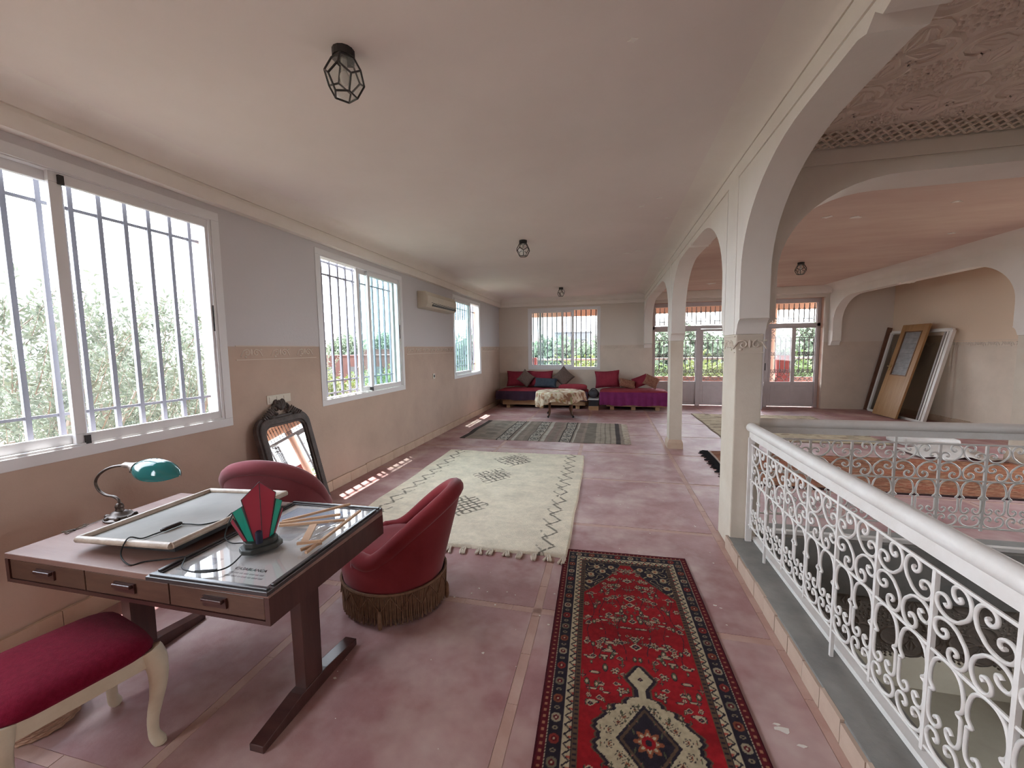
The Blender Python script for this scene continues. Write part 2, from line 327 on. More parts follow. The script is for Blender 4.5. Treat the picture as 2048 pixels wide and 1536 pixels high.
# ------------------------------------------------------------------ floor: cement panels between strips of clay tile
KX, KY = .885, 3.30                           # stairwell kerb
fl_ = struct('floor', 'red painted cement floor divided by clay strips', 'floor')
g = G().box(XL-.26, KX+.23, YF, YB+.3, -.3, -.0025).box(KX+.23, XR, 3.42, YB+.3, -.3, -.0025).box(4.95, XR, YF, 3.42, -.3, -.0025)
g.obj('floor_slab', JOINT, fl_)
gx = [XL, -1.67, -.4, .87, 2.14, 3.41, 4.68, 5.95, XR]; gy = [YF, -1.57, -.3, .98, 2.25, 3.5, 4.78, 6.05, 7.32, 8.59, 9.86, YB+.25]
J = .026
def rect_panels():
    for i in range(len(gx)-1):
        for j in range(len(gy)-1):
            x0, x1, y0, y1 = gx[i]+(J if i else 0), gx[i+1]-(J if i < len(gx)-2 else 0), gy[j]+(J if j else 0), gy[j+1]-J
            if gx[i] >= .8:
                if y1 <= 3.6 and x1 <= 5: continue
                if y0 < 3.6 and x0 < 4.9: y0 = 3.6
                if y0 < 3.6 and x0 < 4.95: x0 = 4.95
                if gx[i] < 4.9 and y0 < 3.6: continue
            if x1-x0 > .03 and y1-y0 > .03: yield x0, x1, y0, y1
for x0, x1, y0, y1 in rect_panels(): G().box(x0, x1, y0, y1, -.03, 0).obj('floor_panel', FLOORM, fl_)
JT = {}
def joint(x0, y0, horiz, L):
    k = (horiz, round(L, 2))
    if k not in JT:
        w = J-.002; g = G(); l2 = L/2-.002
        g.box(-l2, l2, -w, w, -.02, -.0008) if horiz else g.box(-w, w, -l2, l2, -.02, -.0008); JT[k] = g.mesh('joint_tile', JOINT)
    inst(JT[k], 'joint_tile', fl_, (x0, y0, 0))
for x in gx[1:4]:
    y = .4
    while y < 4.7: joint(x, y+.15, False, .3); y += .3
for j, y in enumerate(gy[1:-1]):
    if y < .9 or y > 4.9: continue
    x = -3+.2
    while x < .8: joint(x, y, True, .3); x += .3
# kerb
kb = struct('trim_5', 'raised cement kerb edged with clay tiles along the stairwell', 'kerb')
G().box(KX+.012, 1.15, .1, KY, -.3, .1).obj('kerb_top', CEMENT, kb, bevel=.004)
G().box(1.15, 4.95, 3.35, 3.6, -.3, .1).obj('kerb_top', CEMENT, kb)
kt = [G().box(0, .016, .003, .157, .0, .098+d).mesh('kerb_tile', KERBT) for d in (0, -.006, .003)]
y = .1
while y < KY-.1: inst(random.choice(kt), 'kerb_tile', kb, (KX-.002+random.uniform(-.002, .002), y, 0)); y += .16
# baseboards
def baseboard(name, label, x, y, L, axis):
    o = struct(name, label, 'baseboard'); me = {'y': [G().box(0, .022, .002, .328, 0, h).mesh('baseboard_tile', BASEB) for h in (.115, .12, .112)],
                                    'x': [G().box(.002, .328, -.022, 0, 0, h).mesh('baseboard_tile', BASEB) for h in (.115, .12, .112)],
                                    'r': [G().box(-.022, 0, .002, .328, 0, h).mesh('baseboard_tile', BASEB) for h in (.115, .12, .112)]}[axis]
    n = int(L/.33)
    for i in range(n): inst(random.choice(me), 'baseboard_tile', o, (x+(i*.33 if axis == 'x' else 0), y+(i*.33 if axis != 'x' else 0), 0))
baseboard('baseboard_left', 'stone skirting tiles along the left wall', XL, .2, 10.95, 'y')
baseboard('baseboard_back', 'stone skirting tiles below the far window', XL+.03, YB, 3.95, 'x')
baseboard('baseboard_right', 'stone skirting tiles by the leaning frames', XR, 6.6, 4.5, 'r')
# carved frieze: relief scroll units
def spiral2(cx, cy, r, a0, turns, n=14, sgn=1): return [(cx+r*(1-.8*i/n)*math.cos(a0+sgn*turns*2*PI*i/n), cy+r*(1-.8*i/n)*math.sin(a0+sgn*turns*2*PI*i/n)) for i in range(n+1)]
def frieze_unit():
    g = G()
    for s in (1, -1):
        p = [(s*.11, -.03)]+[(s*.08, .02), (s*.04, .03)]+spiral2(s*.045, 0, .03, PI/2, 1.1, 10, s)
        g.tube([(a, 0, b) for a, b in p], .0065, 5, sq=1)
    g.ell((0, 0, .005), .012, .007, .03, 8, 5); g.ell((.1, 0, .028), .014, .006, .009, 8, 4); g.ell((-.06, 0, -.035), .014, .006, .009, 8, 4)
    return g
def friez(parent, mat, p0, d, L, rz, wid=.24):
    key = mat.name
    if key not in friez.c:
        friez.c[key] = (frieze_unit().mesh('frieze_scroll', mat, smooth=60))
    n = max(1, int(L/wid))
    for i in range(n):
        p = Vector(p0)+Vector(d)*((i+.5)*L/n); inst(friez.c[key], 'frieze_scroll', parent, p, (0, 0, rz))
    g = G(); 
    for z in (-.058, .058): g.bar(Vector(p0)+Vector((0, 0, z)), Vector(p0)+Vector(d)*L+Vector((0, 0, z)), .012, .008)
    g.obj('frieze_line', mat, parent)
friez.c = {}
FRZ = M('frieze_plaster', (.60, .52, .44), rough=.85)
for y0, y1 in ((2.75, 3.7), (5.68, 7.58), (9.48, 11.1)): friez(wall_left, FRZ, (XL, y0, 1.545), (0, 1, 0), y1-y0, PI/2)
friez(wall_back, FRZ, (-2.95, YB, 1.545), (1, 0, 0), .7, 0); friez(wall_back, FRZ, (-.15, YB, 1.545), (1, 0, 0), 1.0, 0)
friez(wall_right, FRZ, (XR, 6.7, 1.52), (0, 1, 0), 4.3, PI/2)
friez(big, FRZ, (.905, 3.262, 1.555), (1, 0, 0), .18, 0, .18); friez(big, FRZ, (.902, 3.28, 1.555), (0, 1, 0), .3, PI/2, .3)
# carved ceiling panels over the stairwell: one quatrefoil panel mesh, instanced
def carved_panel(s=.46):
    g = G(); h = s/2
    def z(p): return (p[0], p[1], 0)
    qp = []
    for q in range(4):
        a = q*PI/2
        for i in range(9):
            t = -PI*.62+PI*1.24*i/8; cx, cy = .115*math.cos(a), .115*math.sin(a)
            qp.append((cx+.10*math.cos(a+t), cy+.10*math.sin(a+t)))
    g.tube([z(p) for p in qp], .017, 5, closed=True)
    g.tube([z((p[0]*.8, p[1]*.8)) for p in qp], .006, 4, closed=True)
    for q in range(4):
        a = q*PI/2; d = Vector((math.cos(a), math.sin(a), 0)); e = Vector((-d.y, d.x, 0))
        for w in (-.028, 0, .028):
            g.tube([d*.02, d*.09+e*w*1.3, d*.165+e*w*.4], [.008, .015, .005], 5)
        b = a+PI/4; c = Vector((math.cos(b), math.sin(b), 0))*.235
        for ring, m_ in ((.075, 12), (.045, 8)):
            for k in range(m_): g.ell(c+Vector((ring*math.cos(2*PI*k/m_), ring*math.sin(2*PI*k/m_), 0)), .013, .013, .012, 6, 3)
        g.ell(c, .02, .02, .016, 8, 4)
    g.ell((0, 0, 0), .022, .022, .018, 8, 4)
    for k in range(70):
        x, y = random.uniform(-h, h), random.uniform(-h, h)
        if abs(math.hypot(x, y)-.16) < .09: continue
        g.ell((x, y, 0), .014, .007, .010, 5, 3, Matrix.Rotation(random.uniform(0, PI), 3, 'Z'))
    return g.mesh('carved_panel', CARVE, smooth=60)
cp = carved_panel()
for i in range(8):
    for j in range(8):
        y = 3.26-.13-.23-j*.46
        if y > -1.2: inst(cp, 'carved_panel', ceil_carv, (1.12+.23+i*.46, y, ZC))
g = G(); k = 0; x = 1.09
while x < 5.05:                                # lattice border
    for r in range(3):
        z = ZC-.012-.028*r; y = 3.262-.012-.036*(2-r)
        g.bar((x, y, z), (x+.06, y-.03, z+.024), .012, .010); g.bar((x, y-.03, z+.024), (x+.06, y, z), .012, .010)
    x += .06
g.obj('lattice_band', CARVE, ceil_carv)['kind'] = 'stuff'
# stairwell below the floor
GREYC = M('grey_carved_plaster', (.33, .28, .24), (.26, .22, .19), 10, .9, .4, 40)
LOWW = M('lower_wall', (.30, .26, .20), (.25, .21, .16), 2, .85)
lw = struct('wall_stairwell', 'walls of the dark stairwell below the railing', 'stairwell')
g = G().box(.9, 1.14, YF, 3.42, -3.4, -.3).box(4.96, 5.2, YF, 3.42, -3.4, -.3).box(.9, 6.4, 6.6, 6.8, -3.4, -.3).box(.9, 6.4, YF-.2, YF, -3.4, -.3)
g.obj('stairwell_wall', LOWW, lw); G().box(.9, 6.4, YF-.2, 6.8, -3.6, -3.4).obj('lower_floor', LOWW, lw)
g = G().box(.9, 1.1, 3.42, 6.8, -3.4, -.3); holes_wall(g, 'x', 6.2, 6.4, 3.42, 6.8, -3.4, -.3, [(4.3, 5.3, -2.2, -1.0)]); g.obj('stairwell_wall', LOWW, lw)  # unseen opening added to brighten the lower stairwell
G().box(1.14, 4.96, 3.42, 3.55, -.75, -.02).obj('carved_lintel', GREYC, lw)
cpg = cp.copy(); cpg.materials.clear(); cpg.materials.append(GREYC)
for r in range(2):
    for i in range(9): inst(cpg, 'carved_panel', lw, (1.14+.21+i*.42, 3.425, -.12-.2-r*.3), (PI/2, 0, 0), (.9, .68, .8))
st = thing('staircase', (0, 0, 0), 'dark wooden staircase far down inside the stairwell', 'staircase')
for i in range(11):
    x = 1.25+i*.27; z = -3.4+.19*(11-i)-.25
    G().box(x, x+.29, 2.3, 3.3, -3.4, z).obj('step', DARKW, st)
G().bar((1.25, 2.28, -1.0), (4.2, 2.28, -3.1), .05, .3).obj('stringer', DRAWM, st)
# ------------------------------------------------------------------ windows
def window(n, label, axis, a0, a1, sashes, hor, nbars, handle=None, top_gap=0.0, caps=()):
    """a runs along the wall, d is depth outwards from the inner wall face."""
    w = struct('window_%d' % n, label, 'window')
    def bx(g, p, q, d0, d1, z0, z1):
        g.box(XL-d1, XL-d0, p, q, z0, z1) if axis == 'x' else g.box(p, q, YB+d0, YB+d1, z0, z1); return g
    z0, z1 = WZ0-.03, WZ1+.025
    fr = G()
    for p, q, r, s in ((a0, a1, z0, z0+.065), (a0, a1, z1-.065, z1), (a0, a0+.065, z0+.065, z1-.065), (a1-.065, a1, z0+.065, z1-.065)): bx(fr, p, q, -.007, .0, r, s)
    fr.obj('trim_frame', ALU, w, bevel=.003)
    fr = G(); i0, i1, k0, k1 = a0+.052, a1-.052, WZ0+.002, WZ1-.002
    for p, q, r, s in ((i0, i1, k0, k0+.045), (i0, i1, k1-.045, k1), (i0, i0+.035, k0+.045, k1-.045), (i1-.035, i1, k0+.045, k1-.045)): bx(fr, p, q, .001, .10, r, s)
    fr.obj('track_frame', ALU, w)
    for (p, q, d, gm) in sashes:
        g = G(); sw = .055; b0, b1 = k0+.04, k1-.04
        for pp, qq, r, s in ((p, q, b0, b0+.06), (p, q, b1-.06, b1), (p, p+sw, b0+.06, b1-.06), (q-sw, q, b0+.06, b1-.06)): bx(g, pp, qq, d, d+.03, r, s)
        sa = g.obj('sash', ALU, w, bevel=.003)
        bx(G(), p+sw-.005, q-sw+.005, d+.012, d+.017, b0+.055, b1-.055).obj('pane', gm, sa)
        if handle is not None and abs(handle-(p if handle < (p+q)/2 else q)) < .08:
            hp = handle; bx(G(), hp-.012, hp+.012, d-.008, d+.004, 1.72, 1.92).obj('pull_handle', BLACK, sa)
    for (p, z) in caps: bx(G(), p-.012, p+.012, -.004, .035, z-.025, z+.025).obj('rail_cap', BLACK, w)
    gr = G(); step = (i1-i0)/nbars
    if axis == 'x': vb = G().box(-.012, .012, -.012, .012, WZ0, WZ1).mesh('grille_bar', GRILLE)
    else: vb = G().box(-.012, .012, -.012, .012, WZ0, WZ1).mesh('grille_bar', GRILLE)
    for i in range(nbars):
        a = i0+(i+.5)*step; inst(vb, 'grille_bar', w, (XL-.15, a, 0) if axis == 'x' else (a, YB+.18, 0))
    for z in hor: bx(G(), i0-.02, i1+.02, (.142 if axis == 'x' else .172), (.158 if axis == 'x' else .19), z-.008, z+.008).obj('grille_cross_bar', GRILLE, w)
    return w
window(1, 'wide sliding window above the desk, olive leaves outside', 'x', *WINS[0], [(.90, 1.76, .045, GLASS), (1.68, 2.63, .012, GLASS)], (2.42, 1.2), 12, 2.60, caps=((1.73, 2.53), (1.73, 1.05)))
window(2, 'half-open sliding window beside the tall mirror', 'x', *WINS[1], [(4.55, 5.46, .045, GLASSG), (4.74, 5.56, .012, GLASSG)], (2.42, 2.56, 1.2, 1.06), 12, 5.53, caps=((4.74, 1.05),))
window(3, 'sliding window between the air conditioner and far corner', 'x', *WINS[2], [(7.69, 8.72, .045, GLASSG), (7.72, 8.75, .012, GLASSG)], (2.42, 1.2), 12, None, caps=((7.72, 2.55), (7.72, 1.05)))
window(4, 'sliding window in the far wall above the sofas', 'y', -2.17, -.21, [(-2.11, -1.19, .012, GLASSG), (-1.86, -.91, .045, GLASS)], (), 14, -2.09)
# ------------------------------------------------------------------ glazed doors to the terrace
YD = 11.38
d1 = struct('door_1', 'glazed double doors with iron grilles and a transom, behind the columns', 'door')
def quarter(cx, cz, r, a0, a1, n=8): return [(cx+r*math.cos(a0+(a1-a0)*i/n), 0, cz+r*math.sin(a0+(a1-a0)*i/n)) for i in range(n+1)]
def rosette(s):
    g = G(); h = s/2
    for q in range(4):
        sx_, sz_ = (1, -1)[q % 2], (1, -1)[q//2]
        a = math.atan2(-sz_, -sx_); g.tube(quarter(sx_*h, sz_*h, h*.92, a-PI/4, a+PI/4), .007, 4)
        g.tube([(x, 0, z) for x, z in spiral2(sx_*h*.62, sz_*h*.62, h*.26, a, 1.1, 10)], .0065, 4)
    return g.mesh('grille_rosette', DGRILLE, smooth=60)
def xscroll(w, h):
    g = G()
    for sx_ in (1, -1):
        for sz_ in (1, -1):
            p = [(sx_*w*.08, 0, 0)]+[(x, 0, z) for x, z in spiral2(sx_*w*.24, sz_*h*.22, h*.24, math.atan2(-sz_, -sx_), 1.0, 8)]; g.tube(p, .006, 4)
    return g.mesh('grille_scroll', DGRILLE, smooth=60)
def ring(r):
    return G().tube([(r*math.cos(2*PI*i/12), 0, r*1.2*math.sin(2*PI*i/12)) for i in range(12)], .006, 4, closed=True).mesh('grille_ring', DGRILLE, smooth=60)
RSC, XSC, RNG_ = {}, xscroll(.11, .085), ring(.022)
def grille(parent, x0, x1, z0, z1, full=True, y=.06):
    n = max(2, round((x1-x0)/.112)); st_ = (x1-x0)/n
    if full:
        s = .225; zs = [z0+s, z0+s+.09, z0+.50*(z1-z0), z0+.50*(z1-z0)+.09, z1-s]
        bars = [(zs[0], zs[2]), (zs[2], zs[4])]; hz = [zs[0], zs[2], zs[4]]
        m_ = max(1, round((x1-x0)/s)); rs = (x1-x0)/m_
        if round(rs, 3) not in RSC: RSC[round(rs, 3)] = rosette(rs)
        for i in range(m_):
            for zc in (z0+s/2, z1-s/2): inst(RSC[round(rs, 3)], 'grille_rosette', parent, (x0+(i+.5)*rs, y, zc))
        rowz = [zs[0]+.045, zs[2]+.045]; ringz = [zs[2]-.07, zs[4]-.07]
    else:
        bars = [(z0, z1)]; hz = [z0+.1]; rowz = [z0+.05]; ringz = [z1-.13]
    for i in range(n+1):
        x = x0+i*st_
        G().box(x-.008, x+.008, y-.008, y+.008, bars[0][0], bars[-1][1]).obj('grille_bar', DGRILLE, parent)
        if i < n:
            for z in rowz: inst(XSC, 'grille_scroll', parent, (x+st_/2, y, z))
        for z in ringz: inst(RNG_, 'grille_ring', parent, (x, y, z))
    for z in hz: G().box(x0, x1, y-.008, y+.008, z-.008, z+.008).obj('grille_cross_bar', DGRILLE, parent)
g = G()
DX0, DX1 = 1.12, 4.98
for x0, x1, z0, z1 in ((DX0, DX1, 2.56, 2.66), (DX0, DX1, 1.985, 2.07), (DX0, DX0+.07, 0, 2.56), (DX1-.07, DX1, 0, 2.56), (2.21, 2.31, 0, 1.985), (3.80, 3.88, 0, 1.985)):
    g.box(x0, x1, YD-.05, YD+.04, z0, z1)
dfr = g.obj('door_frame', DOORW, d1, bevel=.004)
tr = G().box(DX0+.07, DX1-.07, YD-.003, YD+.003, 2.07, 2.56).obj('transom_pane', CLEAR, d1)
te = thing('x', (0, YD, 0), None, None); te.name = 'transom_grille'; te.parent = d1
grille(te, DX0+.09, DX1-.09, 2.085, 2.55, False)
def leaf(name, x0, x1, z1, panes, rot=0, hinge=None):
    e = thing('door_leaf', (hinge if hinge is not None else 0, YD, 0), None, None); e.parent = d1; o = hinge or 0
    e.rotation_euler = (0, 0, rot); g = G(); st_ = .055
    g.box(x0-o, x1-o, -.02, .02, .02, .06); g.box(x0-o, x1-o, -.02, .02, .55, .63); g.box(x0-o, x1-o, -.02, .02, z1, z1+.06)
    xs = [x0]+[p for pr in panes for p in pr]+[x1]
    for i in range(0, len(xs), 2): g.box(xs[i]-o, xs[i+1]-o, -.021, .021, .02, z1+.06)
    g.obj('leaf_frame', DOORW, e, bevel=.003)
    G().box(x0+.002-o, x1-.002-o, -.008, .012, .06, .55).box(x0+st_+.03-o, x1-st_-.03-o, -.014, .0, .09, .52).obj('leaf_panel', DOORW, e, bevel=.004)
    for p, q in panes:
        G().box(p-o, q-o, -.003, .003, .63, z1).obj('pane', CLEAR, e)
        grille(e, p+.005-o, q-.005-o, .635, z1-.005, True, .04)
    return e
leaf('a', 1.19, 2.21, 1.93, [(1.20, 1.66), (1.74, 2.20)])
leaf('b', 2.31, 3.05, 1.92, [(2.38, 2.98)])
lc = leaf('c', 3.06, 3.80, 1.92, [(3.12, 3.74)], rot=math.radians(70), hinge=3.80)
G().bar((3.12-3.8, -.05, .95), (3.12-3.8, -.05, 1.12), .02, .02).obj('lever_handle', BLACK, lc)
leaf('d', 3.88, 4.91, 1.95, [(3.945, 4.40), (4.48, 4.90)])
# ------------------------------------------------------------------ terrace outside the doors
TERR = M('terracotta_terrace', (.30, .17, .13), (.34, .20, .16), 3, .8)
tf = struct('terrace', 'terrace with orange roof slab beyond the glazed doors', 'terrace')
G().box(-3.3, 7.6, 11.45, 13.4, -.3, -.03).obj('terrace_floor', TERR, tf); G().box(-3.3, 7.6, 11.45, 13.45, 2.86, 3.3).obj('roof_slab', ORANGE, tf)
G().box(-3.3, 7.6, 13.2, 13.45, 2.56, 2.86).obj('edge_beam', ORANGE, tf); G().box(-3.3, 7.6, 13.25, 13.4, -3.4, .62).obj('parapet', M('pink_parapet', (.30, .15, .11), (.26, .13, .10), 2, .9), tf)
WHR = M('white_rail_paint', (.5, .48, .45), rough=.5)  # even off-white of the terrace rail and the wall coping
rl = G().tube([(-3.2, 13.3, 1.17), (7.5, 13.3, 1.17)], .035, 10).obj('terrace_rail', WHR, tf, smooth=60)
REDP = M('red_painted_pillar', (.16, .022, .018), (.19, .035, .028), 3, .8)
for x0, x1 in ((-2.6, -2.3), (1.0, 1.3), (4.75, 5.08)): G().box(x0, x1, 13.18, 13.42, -.03, 1.24).obj('red_pillar', REDP, tf)
G().lathe([(.12, 0), (.12, 2.6)], 16, (4.55, 13.1, -.03)).obj('round_column', ORANGE, tf, smooth=50)
# ------------------------------------------------------------------ outdoors
GRND = M('dry_grass_ground', (.10, .09, .05), (.14, .115, .08), .35, .95, c3=(.07, .075, .035), sc3=.08)
ground = tag(G().box(-140, 120, -60, 220, -3.9, -3.6).obj('ground', GRND), 'green and dusty ground outside the windows', 'ground', kind='structure')
OLV = leaf_mat('olive_leaf', (.07, .085, .05), (.135, .15, .108)); GRN = leaf_mat('green_leaf', (.04, .07, .018), (.075, .10, .032)); YGR = leaf_mat('yellow_green_leaf', (.07, .09, .022), (.11, .118, .042)); DGR = leaf_mat('haze_paled_leaf', (.09, .12, .08), (.14, .165, .115))  # DGR is paler: distance haze is put into the leaf colour
BARK = M('grey_bark', (.16, .13, .10), (.24, .20, .16), 8, .95)
def leaves(name, centers, size, asp, mat, parent, upb=0.0):
    C = np.asarray(centers); n = len(C)
    d = RNG.normal(size=(n, 3)); d[:, 2] += upb; d /= np.linalg.norm(d, axis=1)[:, None]
    e = np.cross(d, RNG.normal(size=(n, 3))); e /= np.linalg.norm(e, axis=1)[:, None]
    s = size*RNG.uniform(.7, 1.3, (n, 1)); a = C; b = C+d*s*.5+e*s*asp; c = C+d*s; f = C+d*s*.5-e*s*asp
    V = np.stack([a, b, c, f], 1).reshape(-1, 3); me = bpy.data.meshes.new(name)
    me.from_pydata(V.tolist(), [], np.arange(4*n).reshape(n, 4).tolist()); me.materials.append(mat)
    o = inst(me, name, parent); o['kind'] = 'stuff'; return o
def olive_tree(x, y, top, rad, ntw, label, mat=OLV, leaf_s=.062, nl=34, group='olive trees outside the window'):
    t = thing('olive_tree', (x, y, -3.6), label, 'tree', group=group)
    zc = top+3.6-rad*1.05; g = G().tube([(0, 0, 0), (.1, .05, zc*.35), (0, .1, zc*.62), (.05, 0, zc)], [.16, .12, .09, .04], 7)
    P = []; tw = G()
    for i in range(ntw):
        a = random.uniform(0, 2*PI); h = random.uniform(-1, 1); rr = rad*math.sqrt(1-h*h)*random.uniform(.25, 1.0)
        b = Vector((rr*math.cos(a), rr*math.sin(a), zc+h*rad*.85))
        d = Vector((math.cos(a)*.5, math.sin(a)*.5, random.uniform(.5, 1.5))).normalized(); L = random.uniform(.35, .75)
        path = [b+d*L*k/4+Vector((0, 0, -.04*math.sin(k))) for k in range(5)]
        tw.tube(path, [.006, .005, .004, .003, .0015], 3, caps=False)
        for k in range(nl):
            u = random.uniform(0, 1)*4; j = min(3, int(u)); P.append(path[j].lerp(path[j+1], u-j)+Vector((random.gauss(0, .012), random.gauss(0, .012), random.gauss(0, .012))))
    for k in range(6):
        a = k*PI/3; g.tube([(0, .1, zc*.6), (rad*.4*math.cos(a), rad*.4*math.sin(a), zc*.85), (rad*.7*math.cos(a), rad*.7*math.sin(a), zc+rad*.3)], [.06, .04, .012], 5)
    g.obj('trunk', BARK, t, smooth=50); tw.obj('twigs', BARK, t, fix=False)['kind'] = 'stuff'
    leaves('foliage', P, leaf_s, .15, mat, t, .5); return t
for x, y, top, rad, n, lb in ((-5.6, 2.6, 2.15, 1.35, 190, 'olive tree nearest the desk window, behind its left sash'), (-6.2, 4.3, 2.2, 1.5, 230, 'olive tree seen through the right sash of the desk window'), (-7.4, 6.2, 1.9, 1.5, 170, 'olive tree at the right edge of the desk window'),
                              (-8.6, 4.9, 1.6, 1.9, 300, 'lower olive tree behind the others outside the desk window')): olive_tree(x, y, top, rad, int(n*1.5), lb, leaf_s=.075, nl=40)
olive_tree(-5.2, 6.55, 1.45, .8, 60, 'thin olive shoot at the left edge of the half-open window', group='olive trees outside the window')
for x, y, lb in ((-11.5, 7.2, 'broad olive tree behind, filling the left pane of the desk window'), (-11.0, 11.0, 'broad olive tree behind, filling the right pane of the desk window')):
    olive_tree(x, y, 1.75, 2.3, 420, lb, leaf_s=.14, nl=34)
def bush(x, y, zt, rx, ry, rz, n, size, mat, label, name='bush', cat='bush', group=None, z0=-3.6):
    t = thing(name, (x, y, z0), label, cat, group=group); c = zt-rz-z0
    v = RNG.normal(size=(n, 3)); v /= np.linalg.norm(v, axis=1)[:, None]; r = RNG.uniform(.55, 1, (n, 1))*(1+.22*np.sin(v[:, :1]*7+x)*np.cos(v[:, 1:2]*6+y)); P = v*r*np.array([rx, ry, rz])+np.array([0, 0, c])
    P = P[P[:, 2] > .05]
    leaves('foliage', P, size, .33, mat, t); g = G()
    g.tube([(0, 0, 0), (.05, 0, c*.6), (0, 0, max(.3, c))], [.12, .09, .04], 6).obj('trunk', BARK, t, smooth=50); return t
k = 0
names = ('leftmost', 'second', 'third', 'fourth', 'fifth', 'sixth')
for i, (x, y, zt) in enumerate(((-9.5, 12.0, .85), (-9.0, 15.0, .75), (-10.5, 18.5, .6), (-7.2, 19, .65), (-9.5, 24, .35), (-6, 23.5, .45))):
    bush(x, y, zt, 1.9, 1.9, 1.5, 4500, .17, (YGR, GRN)[i % 2], '%s yellow-green shrub in the garden below the left windows' % names[i], group='garden shrubs on the left')
for i, (x, y, zt) in enumerate(((-4.5, 19, .95), (-1.5, 20, 1.1), (1.5, 19, .9), (4.2, 20, 1.05), (7.5, 19, 1.0), (10.5, 21, 1.2))):
    bush(x, y, zt, 2.1, 1.8, 2.0, 5200, .19, (GRN, YGR)[i % 2], '%s bright green shrub from the left beyond the terrace rail' % names[i], group='shrubs beyond the terrace')
for i, (x, y, zt) in enumerate(((-14, 44, 3.6), (-6, 48, 2.8), (1, 46, 3.0), (7, 44, 3.4), (14, 46, 3.3), (22, 47, 3.8))):
    bush(x, y, zt, 4.4, 3, 3.2, 4200, .6, DGR, '%s hazy tree from the left far beyond the terrace' % names[i], 'distant_tree', 'tree', 'distant trees beyond the terrace')
for i, (x, y, zt) in enumerate(((-44, 62, 4.6), (-42, 72, 5.2), (-40, 80, 4.4), (-26, 26, 2.4))):
    bush(x, y, zt, 3.2, 3.2, 3.0, 2600, .55, DGR, '%s far tree standing over the red garden walls' % names[i], 'distant_tree', 'tree', 'distant trees over the red walls')
REDW = M('red_earth_wall', (.055, .022, .018), (.07, .03, .024), 1, .9)
def house(x0, x1, y0, y1, zt, label, nw, mt=None):
    h = thing('house', ((x0+x1)/2, (y0+y1)/2, -3.6), label, 'house'); cx, cy = (x0+x1)/2, (y0+y1)/2
    G().box(x0-cx, x1-cx, y0-cy, y1-cy, 0, zt+3.6).box(x0-cx-.1, x1-cx+.1, y0-cy-.1, y1-cy+.1, zt+3.6, zt+3.75).obj('house_wall', mt or REDW, h)
    for i in range(nw):
        x = x0-cx+(i+.5)*(x1-x0)/nw; G().box(x-.5, x+.5, y0-cy-.12, y0-cy-.01, zt+1.2, zt+2.4).obj('house_window', BLACK, h)
house(-34, -24, 42, 47, .9, 'low red house seen through the half-open window', 3); house(-40, -30, 60, 66, 1.6, 'farther red house with a flat roof under the trees', 3)
gw = thing('garden_wall', (-17, 28, -3.6), 'long low red garden wall with a pale coping', 'wall', rz=.9); G().box(-9, 9, -.15, .15, 0, 2.6).obj('wall_body', REDW, gw); G().box(-9.05, 9.05, -.2, .2, 2.6, 2.7).obj('coping', WHR, gw)
house(-9, -3, 70, 76, 4.1, 'grey flat-roofed building far beyond the sofa window', 3, M('grey_building_wall', (.10, .10, .105), rough=.9))  # even grey of the far building
# ------------------------------------------------------------------ wrought-iron railings
def heart_mesh(sx_, sz_, s=.128):
    H = [(.43, 0), (.42, .18), (.32, .38), (.16, .51), (-.02, .555), (-.18, .50), (-.265, .37), (-.25, .23), (-.14, .135), (-.01, .13), (.06, .20), (.04, .28), (-.04, .285)]
    half = H[1:]; pts = [(d, -p) for d, p in reversed(half)]+[H[0]]+half
    dv, pv = (-sx_*.7071, -sz_*.7071), (-sz_*.7071, sx_*.7071)
    P = [((d*dv[0]+p*pv[0])*s, 0, (d*dv[1]+p*pv[1])*s*.95) for d, p in pts]
    return G().tube(smooth_path(P, 4), .0062, 6).mesh('heart_scroll', IRON, smooth=60)
def arch_mesh():
    r = [(.034, .128), (.022, .138), (.012, .122), (.026, .102), (.048, .104), (.060, .128), (.060, .19), (.058, .205), (.045, .213), (.061, .232), (.062, .27), (.05, .31), (.027, .331)]
    P = [(x, 0, z) for x, z in r]+[(0, 0, .336)]+[(-x, 0, z) for x, z in reversed(r)]
    return G().tube(smooth_path(P, 4), .0062, 6).mesh('keyhole_arch', IRON, smooth=60)
def foot_mesh():
    r = [(.030, .058), (.020, .052), (.014, .066), (.026, .082), (.048, .078), (.061, .05), (.048, .02), (.02, .006)]
    P = [(x, 0, z) for x, z in r]+[(0, 0, .004)]+[(-x, 0, z) for x, z in reversed(r)]
    return G().tube(smooth_path(P, 4), .0062, 6).mesh('foot_scroll', IRON, smooth=60)
HM = {(a, b): heart_mesh(a, b) for a in (1, -1) for b in (1, -1)}; AM, FM = arch_mesh(), foot_mesh()
